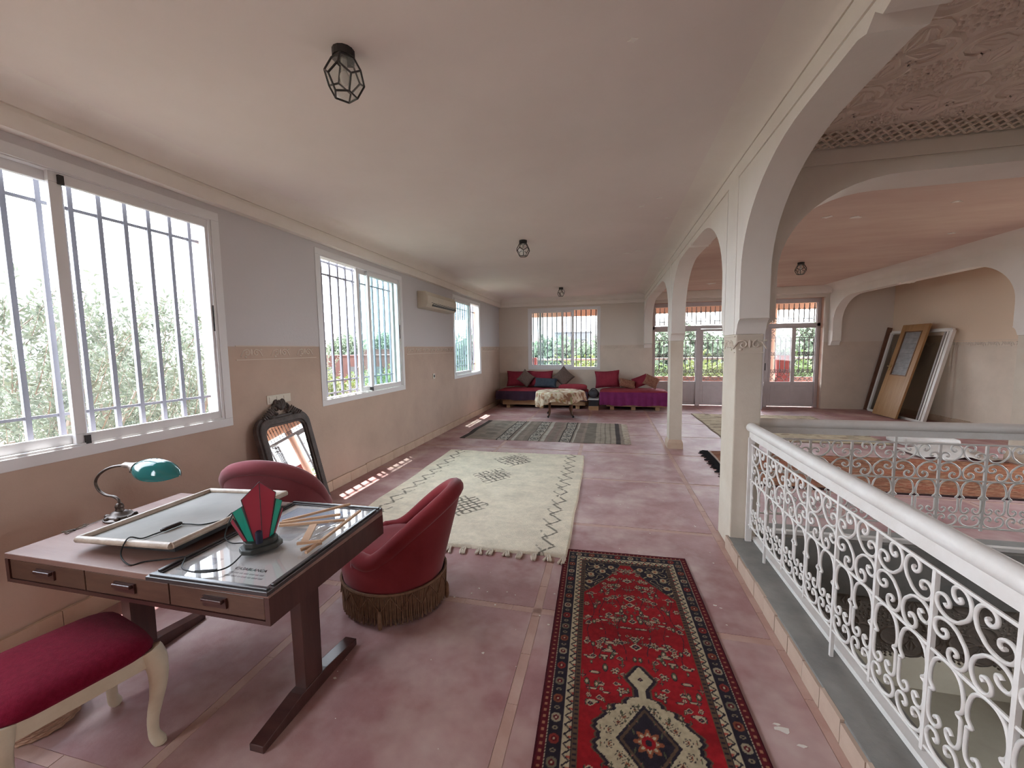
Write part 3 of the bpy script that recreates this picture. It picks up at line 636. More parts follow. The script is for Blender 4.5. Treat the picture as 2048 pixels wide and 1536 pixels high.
def railing(loc, rz, L, first, pitch, ncell, label):
    t = thing('iron_railing', loc, label, 'railing', rz)
    Z1, Z2, Z3 = .83, .57, .23
    G().tube([(0, 0, .952), (L, 0, .952)], .034, 16).obj('handrail', IRON, t, smooth=60)
    G().box(0, L, -.004, .010, .872, .925).obj('flat_band', IRON, t); G().box(0, L, -.075, -.035, .102, .128).obj('bottom_angle', IRON, t)
    for z in (Z1, Z2, Z3): G().tube([(0, 0, z), (L, 0, z)], .0065, 6).obj('rod', IRON, t, smooth=60)
    G().box(L-.03, L-.012, -.02, .02, .1, .88).obj('end_post', IRON, t)
    for i in range(ncell+1):
        x = first+i*pitch
        if x < L: G().box(x-.007, x+.007, -.007, .007, Z3-.02 if i % 3 else .1, .875 if i % 3 == 0 else Z1).obj('upright', IRON, t)
        if i < ncell and x+pitch <= L+.05:
            w = pitch/2; s = pitch/.28
            for a in (1, -1):
                cx = x+pitch/2+a*w/2
                inst(HM[(a, 1)], 'heart_scroll', t, (cx, 0, Z2+.197), None, (s, 1, 1)); inst(HM[(a, -1)], 'heart_scroll', t, (cx, 0, Z2+.066), None, (s, 1, 1))
                inst(AM, 'keyhole_arch', t, (cx, 0, Z3+.003), None, (s, 1, 1)); inst(FM, 'foot_scroll', t, (cx, 0, Z3+.004), None, (s, 1, 1))
    return t
railing((1.02, .15, 0), PI/2, 3.10, .238, .28, 10, 'white scrolled iron railing running towards the viewer beside the red runner')
railing((1.13, 3.47, 0), 0, 3.85, .10, .27, 14, 'white scrolled iron railing crossing behind, in front of the rust rug')
# ------------------------------------------------------------------ desk
desk = thing('writing_desk', (-1.80, 1.465, 0), 'dark wooden desk with three shallow drawers and sled legs', 'desk')
G().box(-.665, .665, -.365, .365, .700, .725).obj('desk_top', DTOP, desk, bevel=.003)
g = G().box(-.665, -.645, -.365, .365, .600, .700).box(.645, .665, -.365, .365, .600, .700).box(-.645, .645, .345, .365, .600, .700).box(-.645, .645, -.365, .345, .600, .615).box(-.645, .645, -.3, -.29, .615, .7)
g.obj('case', DARKW, desk)
for i in range(3):
    x0 = -.643+i*.429; dr = G().box(x0+.003, x0+.426, -.362, -.30, .617, .698).obj('drawer', DRAWM, desk, bevel=.002)
    xc = x0+.2145
    G().box(xc-.052, xc+.052, -.369, -.3615, .640, .678).obj('handle_plate', DARKW, dr); G().box(xc-.046, xc+.046, -.382, -.368, .662, .676).obj('pull_lip', DARKW, dr, bevel=.003)
for x in (-.52, .48):
    lg = G().prism([(-.05, .04), (.055, .04), (.06, .6), (-.055, .6)], 'x', x-.028, x+.028).obj('leg', DARKW, desk, bevel=.003)
    G().prism([(-.29, 0), (.31, 0), (.31, .035), (.08, .062), (-.08, .062), (-.29, .03)], 'x', x-.033, x+.033).obj('sled_foot', DARKW, desk, bevel=.003)
G().box(-.52, .48, -.012, .012, .52, .60).obj('stretcher', DARKW, desk)
DT = .725
# dark framed poster on the desk
pf_ = thing('framed_poster', (-1.385, 1.443, DT), 'dark-framed poster lying under the coloured glass lamp', 'picture frame', rz=.02)
w2, h2 = .262, .372
g = G()
FRD = M('dark_frame_wood', (.03, .022, .022), (.05, .04, .04), 8, .3, spec=.6)
for a, b, c, d in ((-w2, w2, -h2, -h2+.03), (-w2, w2, h2-.03, h2), (-w2, -w2+.03, -h2+.03, h2-.03), (w2-.03, w2, -h2+.03, h2-.03)):
    g.box(a, b, c, d, 0, .016)
    ins = .008; g.box(a+ins, b-ins, c+ins, d-ins, .016, .023)
g.obj('frame', FRD, pf_, bevel=.002)
POST = M('poster_paper', (.52, .51, .50), (.60, .58, .57), 3, .7)
G().box(-w2+.03, w2-.03, -h2+.03, h2-.03, .002, .008).obj('poster', POST, pf_)
pb = M('poster_blue_print', (.22, .28, .40), (.42, .45, .50), 9, .7); pg = M('poster_grey_print', (.25, .25, .27), (.48, .47, .46), 12, .7)
G().box(-.19, .13, .14, .31, .008, .0085).obj('print_photo', pb, pf_); G().box(-.2, .05, -.02, .1, .008, .0085).obj('print_photo', pg, pf_); G().box(-.215, -.1, -.30, -.2, .008, .0085).obj('print_photo', pg, pf_)
INK = M('ink', (.03, .03, .03), rough=.6)
def text(s, size, loc, rz, parent, mat):
    cu = bpy.data.curves.new('lettering', 'FONT'); cu.body = s; cu.size = size; cu.extrude = .0003
    o = bpy.data.objects.new('lettering', cu); COL.objects.link(o); dg = bpy.context.evaluated_depsgraph_get()
    me = bpy.data.meshes.new_from_object(o.evaluated_get(dg)); bpy.data.objects.remove(o); me.materials.append(mat); me.name = 'lettering'
    return inst(me, 'lettering', parent, loc, (0, 0, rz))
text('CASABLANCA', .022, (.005, -.255, .0084), 0, pf_, INK)
g = G()
for r in range(2):
    x = .005
    for k in range(7): l = random.uniform(.012, .024); g.box(x, x+l, -.279-r*.02, -.272-r*.02, .008, .0086); x += l+.005
g.obj('small_print', M('faint_ink', (.30, .28, .28), rough=.7), pf_)
G().box(-w2+.03, w2-.03, -h2+.03, h2-.03, .0105, .0125).obj('glass', glass_mat('picture_glass', (1, 1, 1), .02, .2), pf_)
# gilt-white frame propped on the poster
gf = thing('empty_picture_frame', (-1.935, 1.49, DT+.042), 'worn white-gilt picture frame with grey backing beside the green lamp', 'picture frame')
gf.rotation_euler = (0, math.radians(-2.0), .015)
GILT = M('worn_gilt', (.48, .40, .33), (.30, .22, .16), 12, .4, .2, 60, spec=.5); w3, h3 = .25, .30
for a, b in (((-w3, -h3), (w3, -h3)), ((w3, -h3), (w3, h3)), ((w3, h3), (-w3, h3)), ((-w3, h3), (-w3, -h3))):
    a = Vector((*a, .014)); b = Vector((*b, .014)); G().tube([a, b], .015, 8, sq=.95).obj('moulding', GILT, gf, smooth=60)
G().box(-w3+.012, w3-.012, -h3+.012, h3-.012, .004, .008).obj('backing', M('grey_backing', (.27, .26, .245), (.33, .31, .29), 4, .8), gf)
g = G().box(-.05, .225, -.27, .28, -.028, .003); g.obj('backing_board', BLACK, gf)
# ------------------------------------------------------------------ green desk lamp
dl = thing('desk_lamp', (-2.385, 1.47, DT), 'gooseneck desk lamp with a teal glass shade', 'lamp')
BRZ = M('old_bronze', (.07, .05, .04), (.13, .11, .10), 20, .4, metal=.7)
G().lathe([(.001, 0), (.072, 0), (.075, .008), (.06, .015), (.058, .022), (.042, .028), (.036, .036), (.02, .042), (.017, .06)], 24, sx=1.0, sy=.85).obj('base', BRZ, dl, smooth=40)
g = G()
for k in range(7):
    a = k*2*PI/7; g.ell((.06*math.cos(a), .05*math.sin(a), .016), .016, .012, .010, 8, 5)
g.obj('base_ornament', BRZ, dl, smooth=60)['kind'] = 'stuff'; G().ell((.0, 0, .062), .02, .018, .022, 8, 6).obj('neck_knob', BRZ, dl, smooth=60)
nk = [(0, .06), (.002, .085), (-.006, .10), (-.034, .112), (-.082, .115), (-.128, .136), (-.148, .175), (-.124, .213), (-.073, .246), (-.012, .267), (.054, .277)]
G().tube(smooth_path([(x, 0, z) for x, z in nk], 5), .0065, 8).obj('gooseneck', BRZ, dl, smooth=60)
G().tube([(.05, 0, .277), (.065, 0, .279), (.10, 0, .279), (.125, 0, .272), (.145, 0, .268)], [.009, .014, .014, .024, .032], 12).obj('socket', M('aged_brass', (.20, .16, .13), (.28, .23, .2), 20, .45, metal=.5), dl, smooth=40)
G().tube([(.105, -.005, .262), (.103, -.006, .245)], .004, 6).obj('switch_key', BLACK, dl)
TEAL = M('teal_glass_shade', (.008, .13, .13), rough=.08, spec=.6); TEALI = M('shade_white_lining', (.7, .75, .7), rough=.4)
def shade(sc):
    def fn(i, j):                       # i along the axis, j round it: upper shell longer than the lower rim
        a = -PI*.66+PI*1.32*j; t = i; prof = math.sin(min(1, t*1.02)*PI*.5)**.55 if t < .5 else (math.cos((t-.5)*PI*.92))**.6*1.0
        prof = [.34, .62, .80, .91, .98, 1.0, .98, .93, .84, .68, .44, .06][int(round(t*11))]
        return (.14+.265*t, sc*.066*prof*math.sin(a), .262+sc*.066*prof*math.cos(a)*(1.0 if math.cos(a) > 0 else .85)-.018*t)
    return G().grid(fn, 12, 25)
sh = shade(1.0).obj('shade', TEAL, dl, smooth=80); shade(.94).obj('shade_lining', TEALI, sh, smooth=80)
G().ell((.24, 0, .256), .035, .022, .022, 10, 8).obj('bulb', M('bulb', (.7, .7, .68), rough=.2), dl, smooth=80)
WIRE = M('braided_wire', (.22, .19, .16), rough=.8)
p = smooth_path([(-.07, -.03, .004), (-.062, -.08, .004), (-.06, -.10, .005)], 5); G().tube(p, .0018, 5).obj('lamp_wire', WIRE, dl)
cl = thing('wire_bundle', (-2.445, 1.325, DT), 'small tied bundle of thin wire beside the green lamp', 'wire')
for k in range(4):
    G().tube(smooth_path([(.012*math.cos(t)*(1+.2*k)*(1 if k % 2 else -1)*math.sin(t*.5+k), .045*math.cos(t), .006+.006*math.sin(t*2+k)) for t in np.linspace(0, 2*PI, 14)], 3), .0016, 4).obj('wire_loop', WIRE, cl)
G().lathe([(.007, -.004), (.009, 0), (.007, .004)], 8, (0, 0, .006), M=Matrix.Rotation(PI/2, 4, 'X')).obj('tie', BLACK, cl)
# ------------------------------------------------------------------ stained-glass lamp
sg = thing('stained_glass_lamp', (-1.385, 1.325, DT+.023), 'small fan-shaped lamp of red and green glass panels', 'lamp', rz=math.radians(58))
DBASE = M('dark_bronze_base', (.03, .032, .03), (.06, .06, .055), 15, .5)
def octa(wx, wy, c): return [(-wx, -wy+c), (-wx+c, -wy), (wx-c, -wy), (wx, -wy+c), (wx, wy-c), (wx-c, wy), (-wx+c, wy), (-wx, wy-c)]
G().prism([(x, y) for x, y in octa(.075, .05, .028)], 'z', 0, .020).obj('base', DBASE, sg, bevel=.004); G().prism(octa(.06, .038, .022), 'z', .020, .042).obj('base_step', DBASE, sg, bevel=.004)
SRED, SGRN = stained('red_glass', (.40, .06, .09)), stained('green_glass', (.025, .34, .25))
bt = [(0, -.022, .042), (.026, -.014, .042), (.046, .004, .042), (.056, .016, .042)]
tp = [(0, -.034, .285), (.060, -.014, .222), (.088, .012, .172), (.092, .026, .128)]; tp2 = [None, (.060, -.014, .196), (.088, .012, .148)]
for s in (-1, 1):
    for k, mt in enumerate((SRED, SGRN, SRED)):
        a, b, c, d = bt[k], bt[k+1], tp[k+1], (tp[k] if k == 0 else tp2[k])
        q = [Vector((s*v[0], v[1], v[2])) for v in (a, b, c, d)]; nn = (q[1]-q[0]).cross(q[3]-q[0]).normalized()*.002
        vs = [v+nn for v in q]+[v-nn for v in q]
        pn = G().add(vs, [(0, 1, 2, 3), (7, 6, 5, 4), (0, 4, 5, 1), (1, 5, 6, 2), (2, 6, 7, 3), (3, 7, 4, 0)]).obj('glass_panel', mt, sg)
        G().tube(q, .0026, 5, closed=True).obj('lead_came', BLACK, pn)
G().tube([(-.015, -.042, .04), (-.015, -.042, .085), (-.015, -.042, .09)], [.013, .013, .008], 10).obj('bulb_holder', M('navy_black_plastic', (.012, .012, .03), rough=.5), sg, smooth=40)
def W3(l, z): return [(x, y, z) for x, y in l]
c1 = W3([(-1.431, 1.30), (-1.38, 1.173), (-1.427, 1.122), (-1.50, 1.115), (-1.554, 1.133)], DT+.026)+W3([(-1.625, 1.199)], DT+.022)+W3([(-1.70, 1.205), (-1.784, 1.165), (-1.815, 1.132)], DT+.004)+W3([(-1.885, 1.15)], DT+.03)+W3([(-1.90, 1.19)], DT+.078)+W3([(-1.89, 1.23), (-1.88, 1.27), (-1.875, 1.30)], DT+.058)
CORD = M('black_cord', (.012, .011, .011), rough=.5)
cb = thing('lamp_cord', (0, 0, 0), 'black electric cord with inline switch crossing both frames', 'cord')
G().tube(smooth_path(c1, 6), .0028, 6).obj('cord', CORD, cb, smooth=60)
c2 = W3([(-1.868, 1.375), (-1.824, 1.381), (-1.76, 1.391), (-1.72, 1.453)], DT+.060)+W3([(-1.685, 1.47)], DT+.088)+W3([(-1.655, 1.42)], DT+.06)+W3([(-1.619, 1.367), (-1.54, 1.325), (-1.494, 1.332), (-1.44, 1.345)], DT+.028)
G().tube(smooth_path(c2, 6), .0028, 6).obj('cord', CORD, cb, smooth=60)
G().tube([(-1.875, 1.295, DT+.064), (-1.873, 1.305, DT+.064), (-1.869, 1.37, DT+.064), (-1.868, 1.378, DT+.064)], [.006, .011, .011, .006], 8, sq=.8).obj('inline_switch', M('brown_plastic', (.03, .016, .014), rough=.4), cb, smooth=40)
G().tube([(-1.40, 1.14, DT+.027), (-1.47, 1.115, DT+.027)], .005, 6).obj('plug_sleeve', CORD, cb)
# ------------------------------------------------------------------ wooden sticks
STK = M('raw_wood', (.42, .25, .15), (.52, .33, .21), 6, .7, stretch=(1, 1, 1)); zs = DT+.030
for i, (a, b, za, zb, lb) in enumerate((((-1.49, 1.547), (-1.277, 1.765), .0, .016, 'longest thin wooden stick, pointing to the far corner of the desk'), ((-1.485, 1.528), (-1.265, 1.67), 0, .002, 'middle thin wooden stick behind the glass lamp'), ((-1.465, 1.505), (-1.206, 1.62), 0, 0, 'nearest thin wooden stick behind the glass lamp'),
        ((-1.19, 1.72), (-1.163, 1.315), .006, .0, 'wooden stick lying along the right edge of the poster'), ((-1.31, 1.537), (-1.207, 1.355), .004, .012, 'flat pale wooden lath slanting across the poster'), ((-1.235, 1.352), (-1.15, 1.385), .012, .016, 'short wooden offcut at the poster edge'), ((-1.20, 1.33), (-1.158, 1.40), .0, .0, 'split wooden offcut under the short one'))):
    w = .03 if i == 4 else .011; o = G().bar((*a, zs+za), (*b, zs+zb), w, .006 if i == 4 else .010).obj('wooden_stick', STK); tag(o, lb, 'stick', 'wooden sticks on the poster')
G().grid(lambda i, j: (-1.27+.07*i+.02*j, 1.38+.2*j, zs+.006+.006*math.sin(9*i+7*j)*math.cos(6*j)), 8, 12).obj('plastic_bag', glass_mat('thin_plastic', (.95, .95, .95), .25, .3), smooth=80)
tag(bpy.data.objects['plastic_bag'], 'crumpled clear plastic strip between the wooden sticks', 'bag')
# ------------------------------------------------------------------ tub chairs
FRG = M('gold_brown_fringe', (.12, .06, .034), (.19, .10, .058), 30, .8)
def tub_chair(loc, rz, sc, vel, label, hb=.76, arm=.35):
    """faces local -Y; back on +Y."""
    t = thing('tub_chair', loc, label, 'chair', rz, 'velvet tub chairs'); t.scale = (sc,)*3
    phm = math.radians(128)
    def hgt(f):                      # f=0 back, 1 arm front
        f = abs(f); 
        a = .5+.5*math.cos(PI*min(1, f/.86)); return arm+(hb-arm)*a**.85
    def plan(f, z, off=0):
        ph = f*phm; fl_o = max(0, z-.2)*(.22*max(0, math.cos(ph))+.05); r = .285+fl_o+off
        return Vector((r*math.sin(ph), r*.98*math.cos(ph), z))
    N = 41
    outer = lambda i, j: plan(2*i-1, .19+(hgt(2*i-1)-.19)*j)
    inner = lambda i, j: plan(2*i-1, .30+(hgt(2*i-1)-.30)*j, -.075)
    G().grid(outer, N, 10).obj('back_shell', vel, t, smooth=80); G().grid(inner, N, 8).obj('inner_back', vel, t, smooth=80)
    rp = [plan(2*i/(N-1)-1, hgt(2*i/(N-1)-1), -.037) for i in range(N)]
    dn = lambda s: [plan(s, arm-.05, -.037), plan(s, .20, -.037)]
    rp2 = list(reversed(dn(-1)))+rp+dn(1)
    G().tube(smooth_path(rp2, 2), .048, 12).obj('rolled_edge', vel, t, smooth=80)
    def seat(i, j):
        a = 2*PI*i; pr = [(.001, .385), (.14, .392), (.22, .385), (.27, .36), (.295, .31), (.298, .25), (.29, .19)][j_(j, 7)]
        r, z = pr; x, y = r*math.sin(a), r*math.cos(a); y = y*(1.12 if y < 0 else .95); return (x*.98, y, z)
    G().grid(seat, 32, 7, cu=True).obj('seat', vel, t, smooth=80)
    G().lathe([(.001, .02), (.25, .02), (.27, .19), (.001, .19)], 24, sy=1.06).obj('base', M('chair_base_dark', (.05, .025, .02), rough=.8), t)
    g = G(); cord = G(); R = .297
    P = lambda a, z, o=0: Vector(((R+o)*math.sin(a), (R+o)*math.cos(a)*(1.11 if math.cos(a) < 0 else .99), z))
    for k in range(230):
        a = 2*PI*k/230; w = .004*math.sin(k*2.3); g.tube([P(a, .192), P(a+w, .11), P(a+w*1.6, .022+.008*math.sin(k*1.7))], [.0042, .004, .003], 4, caps=False)
    g.obj('fringe', FRG, t, fix=False)['kind'] = 'stuff'
    cord.tube([P(2*PI*k/48, .196, .003) for k in range(48)], .008, 6, closed=True); cord.obj('braid', FRG, t, smooth=60)
    for k in range(16):
        a = 2*PI*k/16; h = PI/16
        G().tube([P(a-h, .185, .006), P(a, .10, .008), P(a+h, .185, .006)], .0035, 5).obj('fringe_cord', FRG, t)
        if k % 4 == 0: G().tube([P(a, .11, .012), P(a, .09, .014), P(a, .03, .014), P(a, .008, .012)], [.006, .012, .014, .010], 8).obj('tassel', FRG, t, smooth=60)
    return t
def j_(j, n): return int(round(j*(n-1)))
VELR = M('red_velvet', (.155, .016, .02), (.21, .028, .032), 3, .85, sheen=.22, spec=.1); VELP = M('faded_pink_velvet', (.21, .055, .066), (.27, .08, .09), 3, .85, sheen=.3, spec=.1)
tub_chair((-1.275, 2.20, 0), math.radians(-80), 1.0, VELR, 'red velvet tub chair with long fringe, back to the white rug', hb=.705)
tub_chair((-2.36, 2.50, 0), math.radians(198), 1.06, VELP, 'faded pink velvet tub chair between the desk and the mirror')
# ------------------------------------------------------------------ stool
st_ = thing('upholstered_stool', (-1.965, .985, 0), 'cream stool with crimson ribbed seat and curved legs', 'stool', rz=math.radians(-14))
CREAM = M('cream_paint', (.58, .50, .38), (.48, .40, .29), 7, .5, .1, 60)
CRIM = M('crimson_ribbed_fabric', (.135, .004, .018), (.18, .008, .027), 60, .9, .5, 260, sheen=.05, spec=.1)
def cush(hw, hd, z0, z1, n=22, crown=.03):
    def fn(i, j):
        a = 2*PI*i; pr = [(.001, z1+crown), (.5, z1+crown*.85), (.8, z1+crown*.4), (.95, z1-.008), (1.0, z1-.035), (1.0, z0+.01), (.97, z0)][j_(j, 7)]
        c, s = math.cos(a), math.sin(a); k = (abs(c)**6+abs(s)**6)**(-1/6); return (hw*pr[0]*c*k, hd*pr[0]*s*k, pr[1])
    return G().grid(fn, 48, 7, cu=True)
cush(.225, .215, .40, .452).obj('seat_cushion', CRIM, st_, smooth=80)
for a, b in (((-.2, -.19), (.2, -.19)), ((.2, -.19), (.2, .19)), ((.2, .19), (-.2, .19)), ((-.2, .19), (-.2, -.19))): G().bar((*a, .375), (*b, .375), .03, .06).obj('apron_rail', CREAM, st_, bevel=.004)
for sx_ in (-1, 1):
    for sy_ in (-1, 1):
        d = Vector((sx_*.7071, sy_*.7071, 0)); b = Vector((sx_*.195, sy_*.185, 0))
        pth = [(0, .405), (.016, .36), (.022, .30), (.012, .22), (-.008, .13), (-.012, .06), (-.002, .03), (.010, .012)]
        lg = G().tube(smooth_path([b+d*o+Vector((0, 0, z)) for o, z in pth], 3), [.036, .038, .038, .038, .036, .034, .033, .031, .029, .026, .024, .023, .021, .020, .019, .019, .020, .021, .022, .022, .022, .02][:22], 8).obj('leg', CREAM, st_, smooth=50)
        G().ell(b+d*.008+Vector((0, 0, .013)), .02, .02, .013, 8, 6).obj('scroll_foot', CREAM, lg, smooth=60); G().ell(b+d*.034+Vector((0, 0, .35)), .016, .016, .03, 8, 6).obj('carved_leaf', CREAM, lg, smooth=60)
# wicker basket under the stool
bk = thing('wicker_basket', (-2.33, 1.085, 0), 'shallow round wicker basket under the crimson stool', 'basket')
WK = M('wicker', (.38, .22, .15), (.50, .32, .23), 25, .8)
for k in range(7):
    z = .008+k*.011; R = .115+.002*k
    G().tube([((R+.0035*(-1)**(i+k))*math.cos(2*PI*i/36), (R+.0035*(-1)**(i+k))*math.sin(2*PI*i/36), z) for i in range(36)], .0062, 5, closed=True).obj('weave_row', WK, bk, smooth=60)
for k in range(18): a = 2*PI*k/18; G().tube([(.115*math.cos(a), .115*math.sin(a), 0), (.128*math.cos(a), .128*math.sin(a), .09)], .004, 5).obj('stake', WK, bk)
G().lathe([(.001, .002), (.115, .002), (.115, .008), (.001, .008)], 24).obj('basket_bottom', WK, bk); G().tube([(.13*math.cos(2*PI*i/36), .13*math.sin(2*PI*i/36), .092) for i in range(36)], .008, 6, closed=True).obj('rim', WK, bk, smooth=60)
# ------------------------------------------------------------------ mirror leaning on the left wall
mr = thing('leaning_mirror', (-2.735, 3.165, .012), 'tall dark mirror with carved crest leaning on the left wall', 'mirror')
mr.rotation_euler = (0, math.radians(-13.5), math.radians(3))      # local Y along wall, Z up, +X towards room
MFR = M('dark_carved_frame', (.05, .036, .032), (.09, .07, .062), 14, .5, .3, 60); MIR = M('mirror_silver', (.86, .87, .88), rough=.015, metal=1, spec=.5)
def mout(hw, h, r, b=0):
    p = [(-hw, b), (hw, b), (hw, h-r)]
    for i in range(1, 9): a = PI/2*i/8; p.append((hw-r+r*math.cos(a), h-r+r*math.sin(a)))
    p += [(-q[0], q[1]) for q in reversed(p[2:])]; return p
def ring_profile(n_out, n_in, x0, x1):
    n = len(n_out); vs = [(x0, *p) for p in n_out]+[(x1, *p) for p in n_out]+[(x1, *p) for p in n_in]+[(x0, *p) for p in n_in]; fs = []
    for k in range(4):
        for i in range(n): j = (i+1) % n; k2 = (k+1) % 4; fs.append((k*n+i, k*n+j, k2*n+j, k2*n+i))
    return G().add(vs, fs)
ring_profile(mout(.34, .985, .13), mout(.315, .96, .115, .025), -.028, .012).obj('outer_moulding', MFR, mr, bevel=.004)
ring_profile(mout(.318, .963, .118, .022), mout(.262, .905, .085, .078), -.03, .028).obj('frame', MFR, mr, bevel=.008)
ring_profile(mout(.264, .907, .086, .076), mout(.245, .888, .07, .095), -.03, .014).obj('inner_bead', MFR, mr, bevel=.003)
G().prism(mout(.25, .893, .072, .09), 'x', -.012, .0).obj('mirror_glass', MIR, mr)
g = G()
for s in (-1, 1):
    for cy, cz, R_ in ((.06, 1.045, .05), (.13, 1.005, .042), (.035, 1.10, .03)):
        g.tube([(.012, s*a, b) for a, b in spiral2(cy, cz, R_, -PI/2, 1.3, 14)], [.014-.0006*i for i in range(15)], 6)
    for k in range(6):
        a = Vector((.01, s*(.10+.022*k), 1.01-.012*k)); g.tube([a, a+Vector((.01, s*.03, .03)), a+Vector((.0, s*.05, .045-.004*k))], [.012, .012, .003], 5)
for k in range(5): a = -.9+.45*k; g.tube([(.015, 0, 1.03), (.02, .06*math.sin(a), 1.03+.07*math.cos(a)), (.012, .085*math.sin(a), 1.02+.10*math.cos(a))], [.014, .017, .006], 6)
g.ell((.02, 0, 1.05), .02, .028, .03, 10, 8).obj('crest', MFR, mr, smooth=60)
# ------------------------------------------------------------------ rugs: knotted colours per vertex
RUGM = attr_mat('knotted_wool', .95, .6, 300); RUGF = attr_mat('flat_woven_wool', .95, .4, 160); SHAG = attr_mat('shaggy_wool', .98, 1.0, 90)
def vnoise(x, y, s, seed=0):
    r = np.random.default_rng(seed).random((256, 256)); X = x/s; Y = y/s; i = np.floor(X).astype(int); j = np.floor(Y).astype(int); fx = X-i; fy = Y-j
    fx = fx*fx*(3-2*fx); fy = fy*fy*(3-2*fy); h = lambda a, b: r[a % 256, b % 256]
    return (h(i, j)*(1-fx)+h(i+1, j)*fx)*(1-fy)+(h(i, j+1)*(1-fx)+h(i+1, j+1)*fx)*fy
def rug(name, x0, y0, w, l, nx, ny, fn, mat, label, thick=.010, rz=0, wav=.003, edge=0.0, name2='pile'):
    """local x across 0..w, local y 0..l"""
    t = thing(name, (x0, y0, 0), label, 'rug', rz); u = np.linspace(0, w, nx); v = np.linspace(0, l, ny); U, V = np.meshgrid(u, v, indexing='ij')
    z = thick+wav*(vnoise(U, V, .35, 3)-.3)+.0012*(vnoise(U, V, .02, 5))
    Xe = U+edge*(vnoise(V*0+U, V, .4, 8)-.5); Ye = V+edge*(vnoise(U, V*0, .3, 9)-.5)
    z[0, :] = z[-1, :] = .0008; z[:, 0] = z[:, -1] = .0008
    P = np.stack([Xe, Ye, z], -1).reshape(-1, 3); C = np.clip(fn(U, V), 0, 1).reshape(-1, 3)
    idx = np.arange(nx*ny).reshape(nx, ny); Fq = np.stack([idx[:-1, :-1], idx[1:, :-1], idx[1:, 1:], idx[:-1, 1:]], -1).reshape(-1, 4)
    me = bpy.data.meshes.new(name2); me.from_pydata(P.tolist(), [], Fq.tolist()); ca = me.color_attributes.new('weave', 'FLOAT_COLOR', 'POINT')
    ca.data.foreach_set('color', np.concatenate([C, np.ones((len(C), 1))], 1).astype(np.float32).ravel()); me.materials.append(mat); me.polygons.foreach_set('use_smooth', [True]*len(me.polygons))
    inst(me, name2, t); return t
def paint(C, mask, col, a=1.0):
    C[mask] = C[mask]*(1-a)+np.array(col)*a
